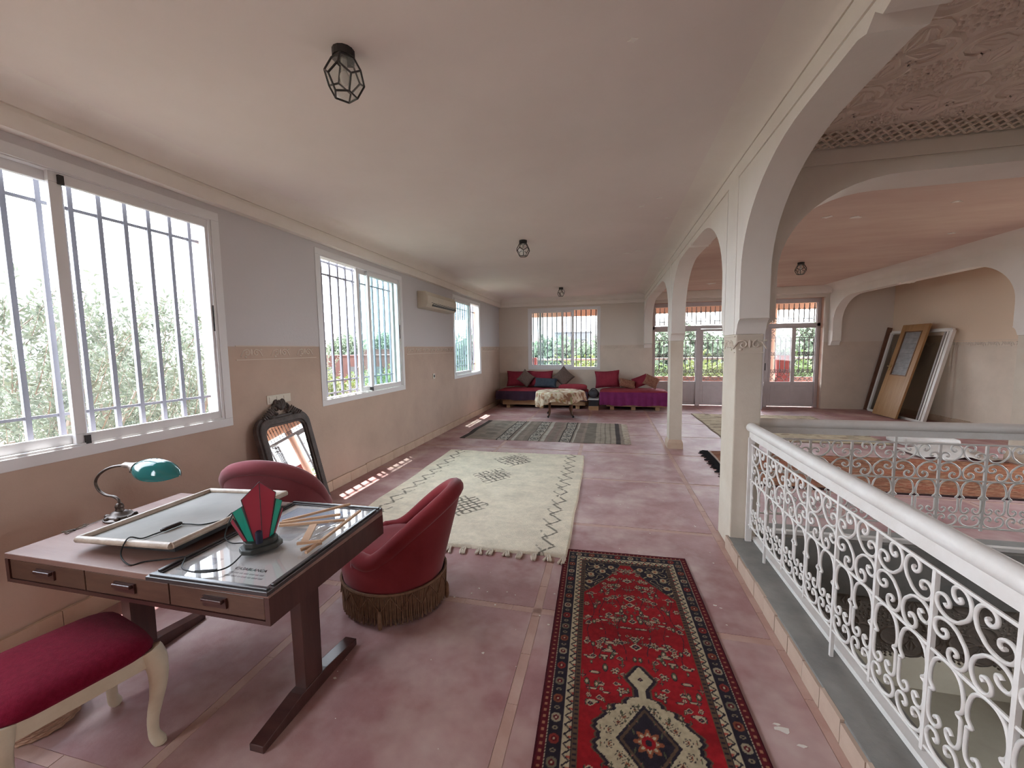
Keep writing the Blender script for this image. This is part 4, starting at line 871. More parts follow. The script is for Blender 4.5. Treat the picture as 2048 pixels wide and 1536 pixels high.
# Persian runner
def persian(U, V):
    Wd, L = .9, 3.0; CR = np.array; C = np.zeros(U.shape+(3,))
    red, dred, navy, cream, rust, olive, brown, rose = (.23, .009, .012), (.085, .008, .012), (.020, .014, .020), (.36, .29, .19), (.22, .065, .03), (.075, .075, .04), (.085, .05, .03), (.30, .085, .075)
    a = U-Wd/2; b = V-L/2; d = np.minimum(np.minimum(U, Wd-U), np.minimum(V, L-V)); side = np.minimum(U, Wd-U) <= np.minimum(V, L-V); s = np.where(side, b, a)
    ab = .80+.4*vnoise(U*.15, V, .06, 1)+.16*(vnoise(U*.1, V, .015, 2)-.5); C[:] = red; C *= ab[..., None]
    aa = np.abs(a); bb = np.abs(b)
    rs = np.random.default_rng(21)
    def flower(x, y, r, kind):
        for sx_ in (1, -1):
            for sy_ in (1, -1):
                dx = a-sx_*x; dy = b-sy_*y; rr = np.hypot(dx, dy); th = np.arctan2(dy, dx)
                if kind == 0: e = r*(.75+.25*np.cos(6*th)); paint(C, rr < e*1.25, navy); paint(C, rr < e, cream); paint(C, rr < e*.55, rust); paint(C, rr < e*.28, navy)
                elif kind == 1: e = (dx/(r*.55))**2+(dy/r)**2; paint(C, e < 1.5, navy); paint(C, e < 1.0, olive); paint(C, e < .25, cream)
                elif kind == 2: e = np.abs(dx)/r+np.abs(dy)/(r*.8); paint(C, e < 1.2, cream); paint(C, e < .85, navy); paint(C, e < .3, rose)
                elif kind == 3: paint(C, (rr < r) & (dy*sy_ < 0), navy); paint(C, (rr < r*.8) & (dy*sy_ < -.003), rose); paint(C, (np.abs(dx) < .002) & (np.abs(dy) < r*1.6), olive)
                else: e = (dx/(r*1.3))**2+(dy/(r*.45))**2; paint(C, e < 1.4, navy); paint(C, e < .8, (.34, .26, .17))
    for k in range(190):
        flower(rs.uniform(0, .27), rs.uniform(.12, 1.28), rs.uniform(.008, .021), int(rs.integers(0, 5)))
    for y, r in ((.52, .05), (.72, .04), (.93, .055), (1.12, .04), (1.24, .032)):
        for k in range(7):
            t = k/6*PI; flower(abs(.085*math.cos(t))*r/.04, y+.03*math.sin(t), .010, (0, 2, 1)[k % 3])
        flower(0, y, r*.55, 2)
    # stems
    for x in (.07, .17, .235):
        paint(C, (np.abs(aa-x-.018*np.sin(bb*18+x*40)) < .0018) & (bb > .42) & (bb < 1.15), navy)
    # medallion
    tri = lambda x, p: np.abs((x/p) % 1-.5)*2
    bw = np.where(bb < .215, np.interp(bb, [0, .04, .075, .085, .115, .125, .16, .17, .20, .215], [.185, .205, .19, .165, .16, .125, .115, .07, .06, .0])+.012*tri(bb, .03), 0); pend = np.where((bb >= .17) & (bb < .40), np.where(bb < .25, .022+.0*bb, .062*(1-np.abs(bb-.31)/.085)), 0)
    mw = np.maximum(bw, pend)
    inside = lambda off: (aa < mw-off)
    paint(C, (aa < mw+.020) & (mw > .001), brown); paint(C, (aa < mw+.012) & (mw > .001), navy); paint(C, inside(.004), cream)
    e = aa/.115+bb/.155; paint(C, e < 1.12, navy); paint(C, e < 1.0, brown); paint(C, e < .88, navy); rr = np.hypot(a, b); th = np.arctan2(b, a)
    paint(C, rr < .06*(.8+.2*np.cos(8*th)), rust); paint(C, rr < .042*(.8+.2*np.cos(8*th)), cream); paint(C, rr < .028, red); paint(C, rr < .014, navy)
    for y, x in ((.10, .09), (.03, .155), (.145, .04), (.31, .0), (.07, .115)): flower(x, y, .017, 0 if x else 2)
    for k in range(40): flower(rs.uniform(.02, .19), rs.uniform(0, .17), .006, 3) if k % 2 else None
    # spandrels
    hb, ha = 1.5-.17, .45-.17; spn = np.where(aa > .035, .36*np.clip((aa-.035)/(ha-.035), 0, 1)**.75, 0); sp = bb > hb-spn
    paint(C, bb > hb-spn-.012, brown); paint(C, sp, navy)
    vine = (np.abs(np.sin(aa*52+2*np.sin(bb*40))*np.cos(bb*47+1.6*np.sin(aa*33))-.25) < .10) & sp; paint(C, vine, (.30, .23, .13))
    for x, y in ((.10, 1.28), (.2, 1.27), (.16, 1.22), (.24, 1.17), (.25, 1.08)):
        for sx_ in (1, -1):
            rr = np.hypot(a-sx_*x, bb-y); mk = sp & (rr < .022); paint(C, mk, (.32, .24, .15)); paint(C, mk & (rr < .010), rust)
    # borders
    paint(C, d < .17, brown); paint(C, (d < .165) & (d > .15) & (tri(s, .022) < .4), navy)
    paint(C, d < .148, navy); paint(C, (d < .142) & (d > .110), cream); zz = .113+.026*tri(s, .042); paint(C, (np.abs(d-zz) < .0052), navy); paint(C, (d < .142) & (d > .110) & (d > zz+.008) & (tri(s+.01, .042) < .3), (.30, .06, .04))
    paint(C, d < .108, navy); pc = (s/.095) % 1-.5; ki = np.floor(s/.095).astype(int) % 4; rr = np.hypot(pc*.095, d-.074)
    for q, cc in enumerate(((.25, .2, .135), (.17, .05, .025), (.13, .105, .07), (.18, .025, .02))):
        m_ = (ki == q) & (d < .108) & (d > .044); paint(C, m_ & (rr < .022), cc); paint(C, m_ & (rr < .012), dred); paint(C, m_ & (rr < .005), cream)
    pc2 = ((s+.0475)/.095) % 1-.5; rr2 = np.hypot(pc2*.095*1.7, (d-.074)); paint(C, (d < .108) & (d > .044) & (rr2 < .013), (.20, .155, .10)); paint(C, (d < .108) & (d > .044) & (rr2 < .007), navy)
    paint(C, (np.abs(d-.107) < .0024), (.36, .29, .2)); paint(C, d < .043, dred); paint(C, (np.abs(d-.043) < .0024) & (tri(s, .012) < .7), (.36, .29, .2)); paint(C, (np.abs(d-.026) < .006) & (tri(s, .03) < .3), (.28, .12, .07)); paint(C, d < .010, (.05, .006, .01))
    return C*(.85+.3*vnoise(U, V, .012, 11))[..., None]
rug('persian_runner', -.229, .02, .9, 3.0, 226, 700, persian, RUGM, 'red Persian runner with navy borders and a cream medallion in the foreground', .009, rz=.03).scale = (.972, 1, 1)
# Berber rug
def berber(U, V):
    C = np.zeros(U.shape+(3,)); C[:] = (.62, .545, .43); C *= (.86+.20*vnoise(U, V, .10, 1)+.16*vnoise(U, V, .02, 2)+.10*vnoise(U*.2, V, .03, 7))[..., None]
    w, l = 2.02, 2.86; ink = (.13, .11, .09); jit = .016*(vnoise(U, V, .05, 4)-.5); brk = vnoise(U, V, .035, 6) > .16
    for xc, sg_ in ((.17, 1), (w-.17, -1)):
        p = V % .24; z = xc+sg_*(np.abs(p-.12)-.06)*.9+jit; paint(C, (np.abs(U-z) < .012) & brk, ink, .9)
        z2 = xc+sg_*.05+sg_*(np.abs(((V+.12) % .24)-.12)-.06)*.7+jit; paint(C, (np.abs(U-z2) < .009) & brk & (np.sin(V*26) > -.2), ink, .7)
    for xc, yc in ((1.08, 2.46), (.98, 1.75), (.92, .78)):
        x, y = U-xc+jit*1.2, V-yc+jit; p, q = x+y*.9, x-y*.9; r = np.abs(x)/.27+np.abs(y)/.31
        for k in (-.16, -.08, 0, .08, .16): paint(C, ((np.abs(p-k) < .013) | (np.abs(q-k) < .013)) & (r < 1) & brk, ink, .92)
        paint(C, (np.abs(r-1) < .035) & (vnoise(U, V, .07, 14) > .5), ink, .8)
    return C
br = rug('berber_rug', -2.30, 2.86, 2.02, 2.86, 210, 290, berber, SHAG, 'cream shaggy Berber rug with dark lattice motifs', .022, .012, .008, .03)
CRW = M('cream_wool', (.55, .47, .38), (.62, .55, .46), 20, .95)
for i in range(19):
    x = .06+i*.106; o = random.uniform(-.02, .02); g = G(); L = random.uniform(.06, .10)
    for k in range(3): g.tube(smooth_path([(x+o+.008*(k-1), .0, .012), (x+o+.016*(k-1), -L*.5, .014), (x+o+random.uniform(-.02, .02)+.012*(k-1), -L, .008)], 3), [.008]*4+[.010, .012, .008], 5)
    g.ell((x+o, -.025, .013), .013, .012, .011, 6, 5).obj('tassel', CRW, br, smooth=60)
for i in range(24):
    x = .05+i*.083; G().tube([(x, 2.86, .008), (x+random.uniform(-.02, .02), 2.90, .008), (x+random.uniform(-.03, .03), 2.925, .005)], [.006, .005, .003], 5).obj('tassel', CRW, br, smooth=60)
# kilim
def kilim(U, V):
    w = 2.80; t = U/w; C = np.zeros(U.shape+(3,)); tp_, gr, dk, lt, pk = (.24, .19, .155), (.20, .155, .13), (.06, .048, .044), (.38, .33, .28), (.22, .155, .135)
    C[:] = tp_
    for a, b, c in ((0, .035, dk), (.30, .33, gr), (.33, .345, lt), (.345, .37, gr), (.40, .43, gr), (.51, .53, lt), (.53, .60, pk), (.55, .58, gr), (.70, .71, lt), (.71, .75, gr), (.765, .83, (.17, .14, .115)), (.83, .95, (.30, .25, .20)), (.95, .975, dk)): paint(C, (t > a) & (t < b), c)
    for x in (.86, .89, .92): paint(C, (np.abs(t-x) < .004), (.2, .16, .13))
    for k in range(6): paint(C, (np.abs(V-.2-k*.28) < .10) & (t > .10+.02*(k % 2)) & (t < .20), (.17, .135, .115), .7)
    for c0 in (.275, .465, .655):
        m_ = np.abs(t-c0) < .036; paint(C, m_, lt, .8); x = (t-c0)*w; y = (V % .30)-.15
        e = (x/.07)**2+(y/.11)**2; paint(C, m_ & (e < 1.0), dk); paint(C, m_ & (e < .62), (.40, .36, .31)); paint(C, m_ & (e < .28) & (np.sin(U*120)*np.sin(V*90) > -.2), dk); paint(C, m_ & (np.abs(np.abs(t-c0)-.034) < .004), dk)
        paint(C, m_ & (vnoise(U, V, .03, 5) > .72), dk, .7)
    return C*(.80+.35*vnoise(U, V, .08, 2)+.15*vnoise(U, V, .015, 3))[..., None]
kl = rug('kilim_rug', -2.53, 6.59, 2.80, 1.77, 230, 150, kilim, RUGF, 'grey-brown striped kilim between the round table and the cream rug', .008, 0, .006, .03)
for i in range(34):
    y = .03+i*.051; G().tube([(2.79, y, .006), (2.85, y+random.uniform(-.02, .02), .007), (2.90, y+random.uniform(-.03, .03), .004)], [.007, .006, .003], 4).obj('fringe_strand', CRW, kl)
# rust runner behind the railing
def rust(U, V):
    C = np.zeros(U.shape+(3,)); C[:] = (.22, .085, .045); n = vnoise(U*.25, V, .02, 1); C *= (.6+.75*n)[..., None]
    paint(C, vnoise(U, V, .25, 4) > .62, (.34, .09, .05), .35); paint(C, (vnoise(U*.3, V, .012, 5) > .7), (.40, .26, .16), .5)
    d = np.minimum(V, 1.5-V); paint(C, d < .03, (.04, .02, .02)); paint(C, (U < .04), (.45, .36, .30)); return C
rr_ = rug('rust_rug', 1.42, 4.86, 3.55, 1.5, 260, 140, rust, RUGF, 'long rust-brown rug behind the crossing railing', .014, 0, .01, .03)
BLKW = M('black_wool', (.015, .013, .014), rough=.95)
for i in range(30):
    y = .03+i*.05; G().tube([(.01, y, .008), (-.06, y+.012, .009), (-.125-.02*math.sin(i*1.7), y+random.uniform(-.01, .03), .004)], [.014, .013, .004], 4).obj('fringe_strand', BLKW, rr_)
def streak(U, V):
    C = np.zeros(U.shape+(3,)); C[:] = (.52, .44, .31); n = vnoise(U*.22, V, .035, 1); C *= (.85+.2*vnoise(U, V, .06, 3))[..., None]
    paint(C, n > .70, (.20, .15, .11), .8); paint(C, n < .15, (.34, .27, .19), .6); d = np.minimum(np.minimum(U, 2.4-U), np.minimum(V, 2.7-V)); paint(C, d < .03, (.22, .16, .12)); return C
rug('streaked_rug', 1.85, 7.2, 2.4, 2.7, 150, 170, streak, RUGF, 'cream rug with brown streaks in front of the glazed doors', .010, 0, .008, .03)
# folded white sheet at the right
ws = thing('folded_sheet', (4.55, 6.75, 0), 'white folded sheet heaped at the end of the rust rug', 'cloth'); SHT = M('white_sheet', (.62, .59, .56), (.7, .67, .64), 5, .9)
G().grid(lambda i, j: (-.45+.9*i, -.3+.6*j, .02+.13*math.sin(PI*i)*math.sin(PI*j)+.025*math.sin(14*i+3*j)*math.sin(PI*i)), 24, 16).obj('sheet', SHT, ws, smooth=80)
G().box(-.2, .5, .45, .9, .0, .12).obj('folded_stack', SHT, ws, bevel=.03)
# ------------------------------------------------------------------ soft goods
def pillow(w, h, t, n=18):
    def fn(i, j):
        x, y = 2*i-1, 2*j-1; k = 1-.10*(1-abs(y)**2)*(abs(x) > .0)*abs(x)**3*0
        return x, y
    g = G()
    for s in (1, -1):
        g.grid(lambda i, j: ((2*i-1)*w/2*(1-.10*(1-(2*j-1)**2)*abs(2*i-1)**2), s*t/2*(max(0, (1-(2*i-1)**4))*max(0, (1-(2*j-1)**4)))**.45, (2*j-1)*h/2*(1-.10*(1-(2*i-1)**2)*abs(2*j-1)**2)), n, n)
    return g
def cushion(loc, rot, w, h, t, mat, label, piping=None):
    o = thing('cushion', loc, label, 'cushion', group='cushions on the sofas'); o.rotation_euler = rot
    pillow(w, h, t).obj('cover', mat, o, smooth=80)
    if piping:
        P = [((a)*w/2*(1-.10*(1-b*b)*a*a), 0, b*h/2*(1-.10*(1-a*a)*b*b)) for a, b in [(-1+k/6, -1) for k in range(12)]+[(1, -1+k/6) for k in range(12)]+[(1-k/6, 1) for k in range(12)]+[(-1, 1-k/6) for k in range(12)]]
        G().tube(P, .012, 6, closed=True).obj('piping', piping, o, smooth=60)
    return o
RED = M('wine_red_cotton', (.20, .018, .035), (.26, .03, .05), 5, .9, .2, 60); REDS = M('red_sofa_cover', (.22, .022, .035), (.28, .035, .05), 4, .9, .3, 30); NAVY = M('dark_navy_skirt', (.035, .018, .035), (.05, .025, .045), 5, .9)
PURP = M('purple_skirt', (.15, .012, .085), (.20, .02, .11), 6, .8, .2, 40, sheen=.2); BROWNC = M('brown_woven_cushion', (.11, .075, .065), (.16, .12, .10), 40, .95); BLUEC = M('slate_blue_cushion', (.035, .05, .075), (.055, .075, .10), 12, .85)
PALW = M('pallet_wood', (.36, .22, .12), (.46, .30, .18), 4, .8, stretch=(1, 6, 6)); STRC = M('striped_cushion', (.20, .07, .05), (.30, .16, .10), 25, .9)
def skirt(g, x0, x1, y, z0, z1, amp=.032, fr=62):
    g.grid(lambda i, j: (x0+(x1-x0)*i, y-amp*(.5+.5*math.sin(fr*i+1.3*math.sin(9*i)))*(1-j)-.01*(1-j), z0+(z1-z0)*j+.012*math.sin(17*i)*(1-j)), 140, 6)
def sofa(x0, x1, yf, label, skm, sz0, wood=True, box0=.09):
    t = thing('daybed_sofa', ((x0+x1)/2, (yf+YB-.05)/2, 0), label, 'sofa', group='low sofas along the far wall'); cx, cy = (x0+x1)/2, (yf+YB-.05)/2
    hx, hy = (x1-x0)/2, (YB-.06-yf)/2
    g = G().box(-hx+.16, hx-.05, -hy+.05, hy-.02, box0, box0+.13); g.obj('wooden_platform', PALW, t, bevel=.006)
    for px in (-hx+.3, 0, hx-.25): G().box(px-.05, px+.05, -hy+.1, hy-.1, 0, box0).obj('block_foot', PALW, t)
    cush(hx, hy, box0+.13, .475, crown=.025).obj('mattress', REDS, t, smooth=80)
    g = G(); skirt(g, -hx-.005, hx+.005, -hy-.012, sz0, .45); g.obj('skirt', skm, t, smooth=80)
    return t
sofa(-2.86, -.50, 10.22, 'left low sofa with dark skirt and red cover, in the corner', NAVY, .22)
sofa(-.20, 1.42, 10.18, 'right low sofa with purple skirt, behind the slender column', PURP, .13)
for x, w, lb in ((-2.42, .62, 'wine red back cushion in the far left corner'), (-1.78, .64, 'wine red back cushion under the left part of the window')): cushion((x, 10.93, .72), (math.radians(-12), 0, .03), w, .42, .17, RED, lb, RED)
cushion((-.02, 10.90, .715), (math.radians(-13), math.radians(-3), 0), .62, .44, .17, RED, 'wine red back cushion standing at the left of the purple-skirted sofa', RED)
cushion((-2.17, 10.78, .745), (math.radians(-20), math.radians(38), 0), .37, .37, .13, BROWNC, 'brown woven cushion leaning between the two left red cushions')
cushion((-1.62, 10.72, .63), (math.radians(-28), math.radians(3), 0), .62, .27, .15, BLUEC, 'slate blue oblong cushion on the left sofa')
cushion((-1.16, 10.90, .775), (math.radians(-12), math.radians(45), 0), .43, .43, .13, BROWNC, 'brown woven cushion standing on its corner below the window')
cushion((.48, 10.72, .615), (math.radians(-45), math.radians(14), .2), .42, .26, .12, STRC, 'small brown striped cushion lying beside the red one')
cushion((.82, 10.93, .665), (math.radians(-30), math.radians(-22), 0), .40, .30, .12, RED, 'small wine red cushion half hidden between striped ones')
cushion((1.06, 10.74, .675), (math.radians(-30), math.radians(24), -.1), .36, .30, .12, STRC, 'rust striped cushion with pale edge at the right end')
# folded bolster on the left sofa's end, bags between the sofas
fb = thing('folded_blanket', (-.88, 10.45, .518), 'folded red blanket bulging at the right end of the left sofa', 'blanket'); cush(.36, .16, -.015, .08, crown=.03).obj('blanket', REDS, fb, smooth=80)
bg_ = thing('dark_bag', (-.35, 10.33, 0), 'dark stuffed bag squeezed between the two sofas', 'bag'); BAGM = M('dark_bag_cloth', (.03, .028, .035), (.07, .065, .075), 10, .7)
G().ell((0, 0, .395), .135, .16, .11, 14, 10).obj('bag_body', BAGM, bg_, smooth=80); G().tube(smooth_path([(-.08, -.1, .48), (-.03, -.13, .53), (.04, -.13, .53), (.09, -.1, .48)], 4), .012, 6).obj('bag_handle', BAGM, bg_, smooth=60)
cr_ = thing('storage_crate', (-.35, 10.32, 0), 'black and white crate under the dark bag', 'crate'); G().box(-.12, .12, -.15, .15, .10, .25).obj('crate_body', M('black_crate', (.03, .03, .035), rough=.5), cr_, bevel=.008)
G().box(-.13, .13, -.16, .16, .25, .285).obj('crate_lid', M('grey_white_plastic', (.55, .56, .58), rough=.4), cr_, bevel=.006); G().box(-.12, .12, -.17, .2, .0, .10).obj('crate_plinth', PALW, cr_)
# ------------------------------------------------------------------ round table
tb = thing('round_table', (-1.06, 9.2, 0), 'round low table with turned legs on casters', 'table'); TW = M('brown_turned_wood', (.10, .045, .025), (.15, .07, .04), 6, .45)
G().lathe([(.001, .545), (.52, .545), (.53, .555), (.53, .565), (.52, .572), (.001, .572)], 40).obj('table_top', TW, tb); G().lathe([(.28, .48), (.34, .48), (.34, .545), (.28, .545)], 24).obj('table_apron', TW, tb)
for k in range(4):
    a = PI/4+k*PI/2+.15; c, s = math.cos(a), math.sin(a); r = .34
    lg = G().tube([(c*(r+o), s*(r+o), z) for o, z in ((0, .54), (0, .42), (.0, .38), (.005, .3), (.0, .2), (-.005, .12), (.015, .07), (.035, .05))], [.032, .032, .024, .030, .027, .022, .02, .024], 10).obj('leg', TW, tb, smooth=50)
    G().lathe([(.02, -.01), (.024, -.004), (.024, .004), (.02, .01)], 12, M=Matrix.Translation((c*(r+.05), s*(r+.05), .025)) @ Matrix.Rotation(PI/2, 4, 'X')).obj('caster', BLACK, lg)
def floral(U, V):
    C = np.zeros(U.shape+(3,)); C[:] = (.52, .40, .30); n = vnoise(U, V, .07, 1); paint(C, n > .62, (.27, .14, .09)); paint(C, n < .28, (.62, .53, .40)); paint(C, vnoise(U, V, .05, 3) > .75, (.36, .20, .10)); paint(C, vnoise(U, V, .11, 5) > .78, (.30, .28, .14)); return C
cloth = thing('tablecloth', (-1.06, 9.2, .573), 'floral beige tablecloth draped over the round table', 'tablecloth'); nr, na = 26, 160
P = []; UV = []
for j in range(nr):
    for i in range(na):
        a = 2*PI*i/na; wv = .5*math.sin(a*11+.8*math.sin(3*a))+.35*math.sin(a*17+1); hem = .20+.03*math.sin(5*a+.5)+(.12*max(0, math.cos(a-PI*1.15))**6)
        t = j/(nr-1)
        if t < .5: r = .545*t/.5; z = .003+.002*math.sin(r*20+a*3)
        else: u = (t-.5)/.5; r = .545+.012*min(1, u*6)+u*.045*wv+.02*u; z = .003-hem*u-.006
        P.append((r*math.cos(a), r*math.sin(a), z)); UV.append((r*math.cos(a)+(a if t > .5 else 0)*.5, r*math.sin(a)+z))
Fq = [(j*na+i, j*na+(i+1) % na, (j+1)*na+(i+1) % na, (j+1)*na+i) for j in range(nr-1) for i in range(na)]
me = bpy.data.meshes.new('cloth'); me.from_pydata(P, [], Fq); UV = np.array(UV); cc = floral(UV[:, :1]+5, UV[:, 1:]+5).reshape(-1, 3)
ca = me.color_attributes.new('weave', 'FLOAT_COLOR', 'POINT'); ca.data.foreach_set('color', np.concatenate([cc, np.ones((len(cc), 1))], 1).astype(np.float32).ravel()); me.materials.append(attr_mat('printed_cotton', .8, .1, 80)); me.polygons.foreach_set('use_smooth', [True]*len(me.polygons)); inst(me, 'cloth', cloth)
# ------------------------------------------------------------------ air conditioner, sockets
ac = thing('air_conditioner', (XL, 6.75, 2.36), 'cream wall air conditioner beside the third window', 'air conditioner'); ACM = M('aged_cream_plastic', (.56, .50, .41), (.50, .44, .35), 3, .45)
G().prism([(0, -.14), (.15, -.125), (.185, -.06), (.185, .06), (.15, .13), (0, .14)], 'y', -.65, .62).obj('housing', ACM, ac, bevel=.012)
G().box(.13, .188, -.45, .58, -.095, -.055).obj('outlet_slot', BLACK, ac)
for k in range(2): G().bar((.17+.006*k, -.45, -.085+.018*k), (.17+.006*k, .58, -.085+.018*k), .03, .004).obj('louvre', ACM, ac)
G().box(.183, .188, -.5, .6, -.045, -.04).obj('panel_seam', BLACK, ac)
PLT = M('cream_socket_plastic', (.62, .58, .5), rough=.4)
sk = thing('wall_socket', (XL, 6.65, 1.085), 'small cream socket on the left wall under the air conditioner', 'socket'); G().box(0, .012, -.045, .045, -.045, .045).obj('socket_plate', PLT, sk, bevel=.004); G().lathe([(.02, .012), (.024, .012), (.024, .016), (.02, .016)], 14, M=Matrix.Rotation(PI/2, 4, 'Y')).obj('socket_ring', BLACK, sk)
sw = thing('switch_plate', (XL, 3.18, 1.115), 'long cream switch plate above the leaning mirror', 'switch'); G().box(0, .010, -.15, .13, -.04, .04).obj('plate', PLT, sw, bevel=.004)
for k in range(3): G().box(.010, .016, -.13+k*.085, -.06+k*.085, -.025, .025).obj('rocker', PLT, sw, bevel=.002)
# ------------------------------------------------------------------ glass lanterns on the ceilings
def dodeca(rx, rz):
    ph = (1+5**.5)/2; v = [(x, y, z) for x in (-1, 1) for y in (-1, 1) for z in (-1, 1)]
    for a in (-1, 1):
        for b in (-1, 1): v += [(0, a/ph, b*ph), (a/ph, b*ph, 0), (a*ph, 0, b/ph)]
    v = [Vector(p).normalized() for p in v]; ax = Vector((0, 1, ph)).normalized()
    ax = (Vector((0, 1/ph, ph))+Vector((0, -1/ph, ph))+Vector((1, 1, 1))+Vector((-1, 1, 1))+Vector((ph*0, 0, 0))).normalized()
    # align a face normal with Z
    fn_ = Vector((0, ph, 1)).normalized(); q = fn_.rotation_difference(Vector((0, 0, 1))); v = [q @ p for p in v]
    E = [(i, j) for i in range(20) for j in range(i) if (v[i]-v[j]).length < .72]
    import itertools
    nb = {i: [j for a, b in E for j in ((b,) if a == i else (a,) if b == i else ())] for i in range(20)}; faces = set()
    for i in range(20):
        for j in nb[i]:
            for k in nb[j]:
                if k == i: continue
                n_ = (v[j]-v[i]).cross(v[k]-v[j]).normalized(); d = n_.dot(v[i]); f = frozenset(m_ for m_ in range(20) if abs(n_.dot(v[m_])-d) < 1e-3)
                if len(f) == 5: faces.add(f)
    V = [Vector((p.x*rx, p.y*rx, p.z*rz)) for p in v]; out = []
    for f in faces:
        f = list(f); o = [f[0]]
        while len(o) < 5: o.append(next(m_ for m_ in nb[o[-1]] if m_ in f and m_ not in o))
        out.append(o)
    return V, E, out
DV, DE, DF = dodeca(.086, .098)
def lantern(x, y, label, rz):
    t = thing('glass_lantern', (x, y, ZC-.118), label, 'lamp', rz, 'faceted glass ceiling lanterns')
    for f in DF:
        q = [DV[i] for i in f]; c = sum(q, Vector())/5; q = [c+(p-c)*.985 for p in q]; G().add(q, [(0, 1, 2, 3, 4)]).obj('pane', LAMPG, t, fix=False)
    g = G()
    for i, j in DE: g.tube([DV[i], DV[j]], .0045, 5)
    g.obj('lead_frame', BLACK, t); G().lathe([(.001, .085), (.05, .085), (.05, .118), (.001, .118)], 14).obj('ceiling_cap', BLACK, t); G().tube([(0, 0, .085), (0, 0, .02)], .014, 8).obj('bulb_holder', M('grey_holder', (.5, .5, .48), rough=.5), t); G().ell((0, 0, .0), .022, .022, .032, 10, 8).obj('bulb', M('bulb_glass', (.75, .75, .72), rough=.1), t, smooth=80)
lantern(-1.19, 1.76, 'nearest and largest faceted glass lantern on the ceiling', .3); lantern(-1.066, 5.21, 'middle faceted glass lantern of the long room', .9); lantern(-1.056, 9.42, 'farthest faceted glass lantern, above the round table', .5); lantern(3.14, 7.9, 'faceted glass lantern on the pink ceiling behind the arcade', .2)
# ------------------------------------------------------------------ things leaning on the right wall
def lean(name, y0, y1, xb, xt, zt, label, cat):
    o = thing(name, (xb, (y0+y1)/2, .006), label, cat); a = math.atan2(xt-xb, zt); o.rotation_euler = (0, a, 0); return o, (y1-y0)/2, math.hypot(zt, xt-xb)
wf, hw, hh = lean('aluminium_window_frame', 9.32, 10.99, 5.93, 6.30, 1.77, 'white aluminium window frame leaning behind the wooden door', 'window frame')
PALEA = M('pale_aluminium', (.68, .66, .63), rough=.4)
for a, b in (((-hw, 0), (hw, 0)), ((-hw, hh), (hw, hh)), ((-hw, 0), (-hw, hh)), ((hw, 0), (hw, hh))): G().bar((-.035, a[0], a[1]), (-.035, b[0], b[1]), .06, .055, (1, 0, 0)).obj('frame_bar', PALEA, wf)
for yy in (-hw+.10, -hw+.17): G().bar((-.03, yy, .03), (-.03, yy, hh-.03), .03, .035, (1, 0, 0)).obj('sash_bar', M('grey_aluminium', (.35, .33, .31), rough=.4) if yy > -hw+.15 else PALEA, wf)
G().box(-.03, -.025, -hw+.18, 0, .03, hh-.1).obj('dark_pane', glass_mat('smoky_glass', (.82, .80, .76), .12, .05, (.4, .37, .33)), wf); G().box(-.03, -.025, .02, hw-.03, .03, hh-.05).obj('pane', glass_mat('dim_glass', (.75, .73, .7), .15, .1, (.5, .47, .42)), wf)
wd, hw, hh = lean('wooden_door', 9.72, 10.47, 5.72, 6.19, 1.90, 'varnished wooden door with ribbed glass leaning on the white frame', 'door'); OAK = M('varnished_oak', (.30, .16, .065), (.37, .21, .095), 3, .45, stretch=(1, 9, 1)); hh = 1.97
x0, x1 = -.045, -.005
G().box(x0, x1, -hw, -hw+.13, 0, hh).obj('stile', OAK, wd, bevel=.003); G().box(x0, x1, hw-.13, hw, 0, hh).obj('stile', OAK, wd, bevel=.003)
G().box(x0, x1, -hw+.13, hw-.13, hh-.14, hh).obj('top_rail', OAK, wd, bevel=.003); G().box(x0, x1, -hw+.13, hw-.13, 0, .88).obj('lower_panel', OAK, wd, bevel=.003)
DKO = M('dark_bead', (.16, .08, .04), rough=.5)
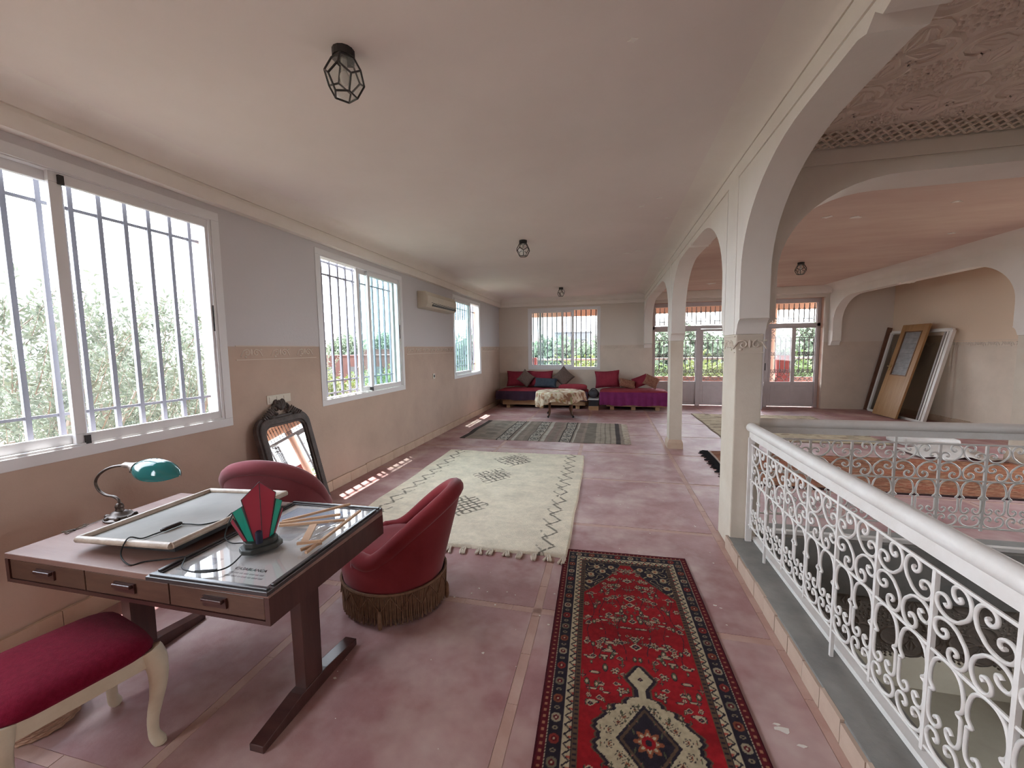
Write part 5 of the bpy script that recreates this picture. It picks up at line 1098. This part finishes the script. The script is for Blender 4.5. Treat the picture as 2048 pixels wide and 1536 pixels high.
for a, b, c, d in ((-hw+.13, hw-.13, .88, .90), (-hw+.13, hw-.13, hh-.16, hh-.14), (-hw+.13, -hw+.15, .9, hh-.16), (hw-.15, hw-.13, .9, hh-.16)): G().box(x0-.006, x1, a, b, c, d).obj('glazing_bead', DKO, wd)
RIBG = M('ribbed_grey_glass', (.22, .22, .23), (.30, .30, .30), 8, .25, spec=.6)
n = 26
for k in range(n): z = .9+k*(hh-1.06)/n; G().box(-.03, -.022+.004*(k % 2), -hw+.15, hw-.15, z, z+(hh-1.06)/n-.003).obj('glass_rib', RIBG, wd)
hd = G().bar((-.05, hw-.06, .98), (-.05, hw-.06, 1.1), .035, .008, (1, 0, 0)).obj('handle_plate', M('brass', (.5, .35, .15), rough=.35, metal=.9), wd); G().tube([(-.05, hw-.06, 1.06), (-.10, hw-.06, 1.06), (-.10, hw-.17, 1.06)], .009, 8).obj('lever', hd.data.materials[0], hd, smooth=50)
pk = G().bar((5.87, 11.07, .004), (6.27, 11.10, 1.90), .09, .025, (0, 1, 0)).obj('brown_plank', M('brown_board', (.13, .06, .04), (.18, .09, .06), 5, .6)); tag(pk, 'narrow dark brown board leaning in the far right corner', 'board')
# loose bits of plaster on the red floor
PB = M('paint_splash', (.66, .60, .55), rough=.8)
g = G()
for k in range(150):
    x, y = random.uniform(-1.5, .85), random.uniform(1.0, 5.5); s = random.uniform(.002, .007); n = 6
    g.prism([(x+s*random.uniform(.6, 1.6)*math.cos(2*PI*i/n), y+s*random.uniform(.6, 1.3)*math.sin(2*PI*i/n)) for i in range(n)], 'z', 0, .0012)
for x, y, s in ((.70, 1.72, .03), (.74, 1.66, .014), (.68, 1.74, .012), (.63, 2.52, .012), (.66, 2.5, .008)):
    g.prism([(x+s*random.uniform(.6, 1.5)*math.cos(2*PI*i/9), y+.5*s*random.uniform(.6, 1.4)*math.sin(2*PI*i/9)) for i in range(9)], 'z', 0, .0012)
o = g.obj('paint_spots', PB, fl_); o['kind'] = 'stuff'
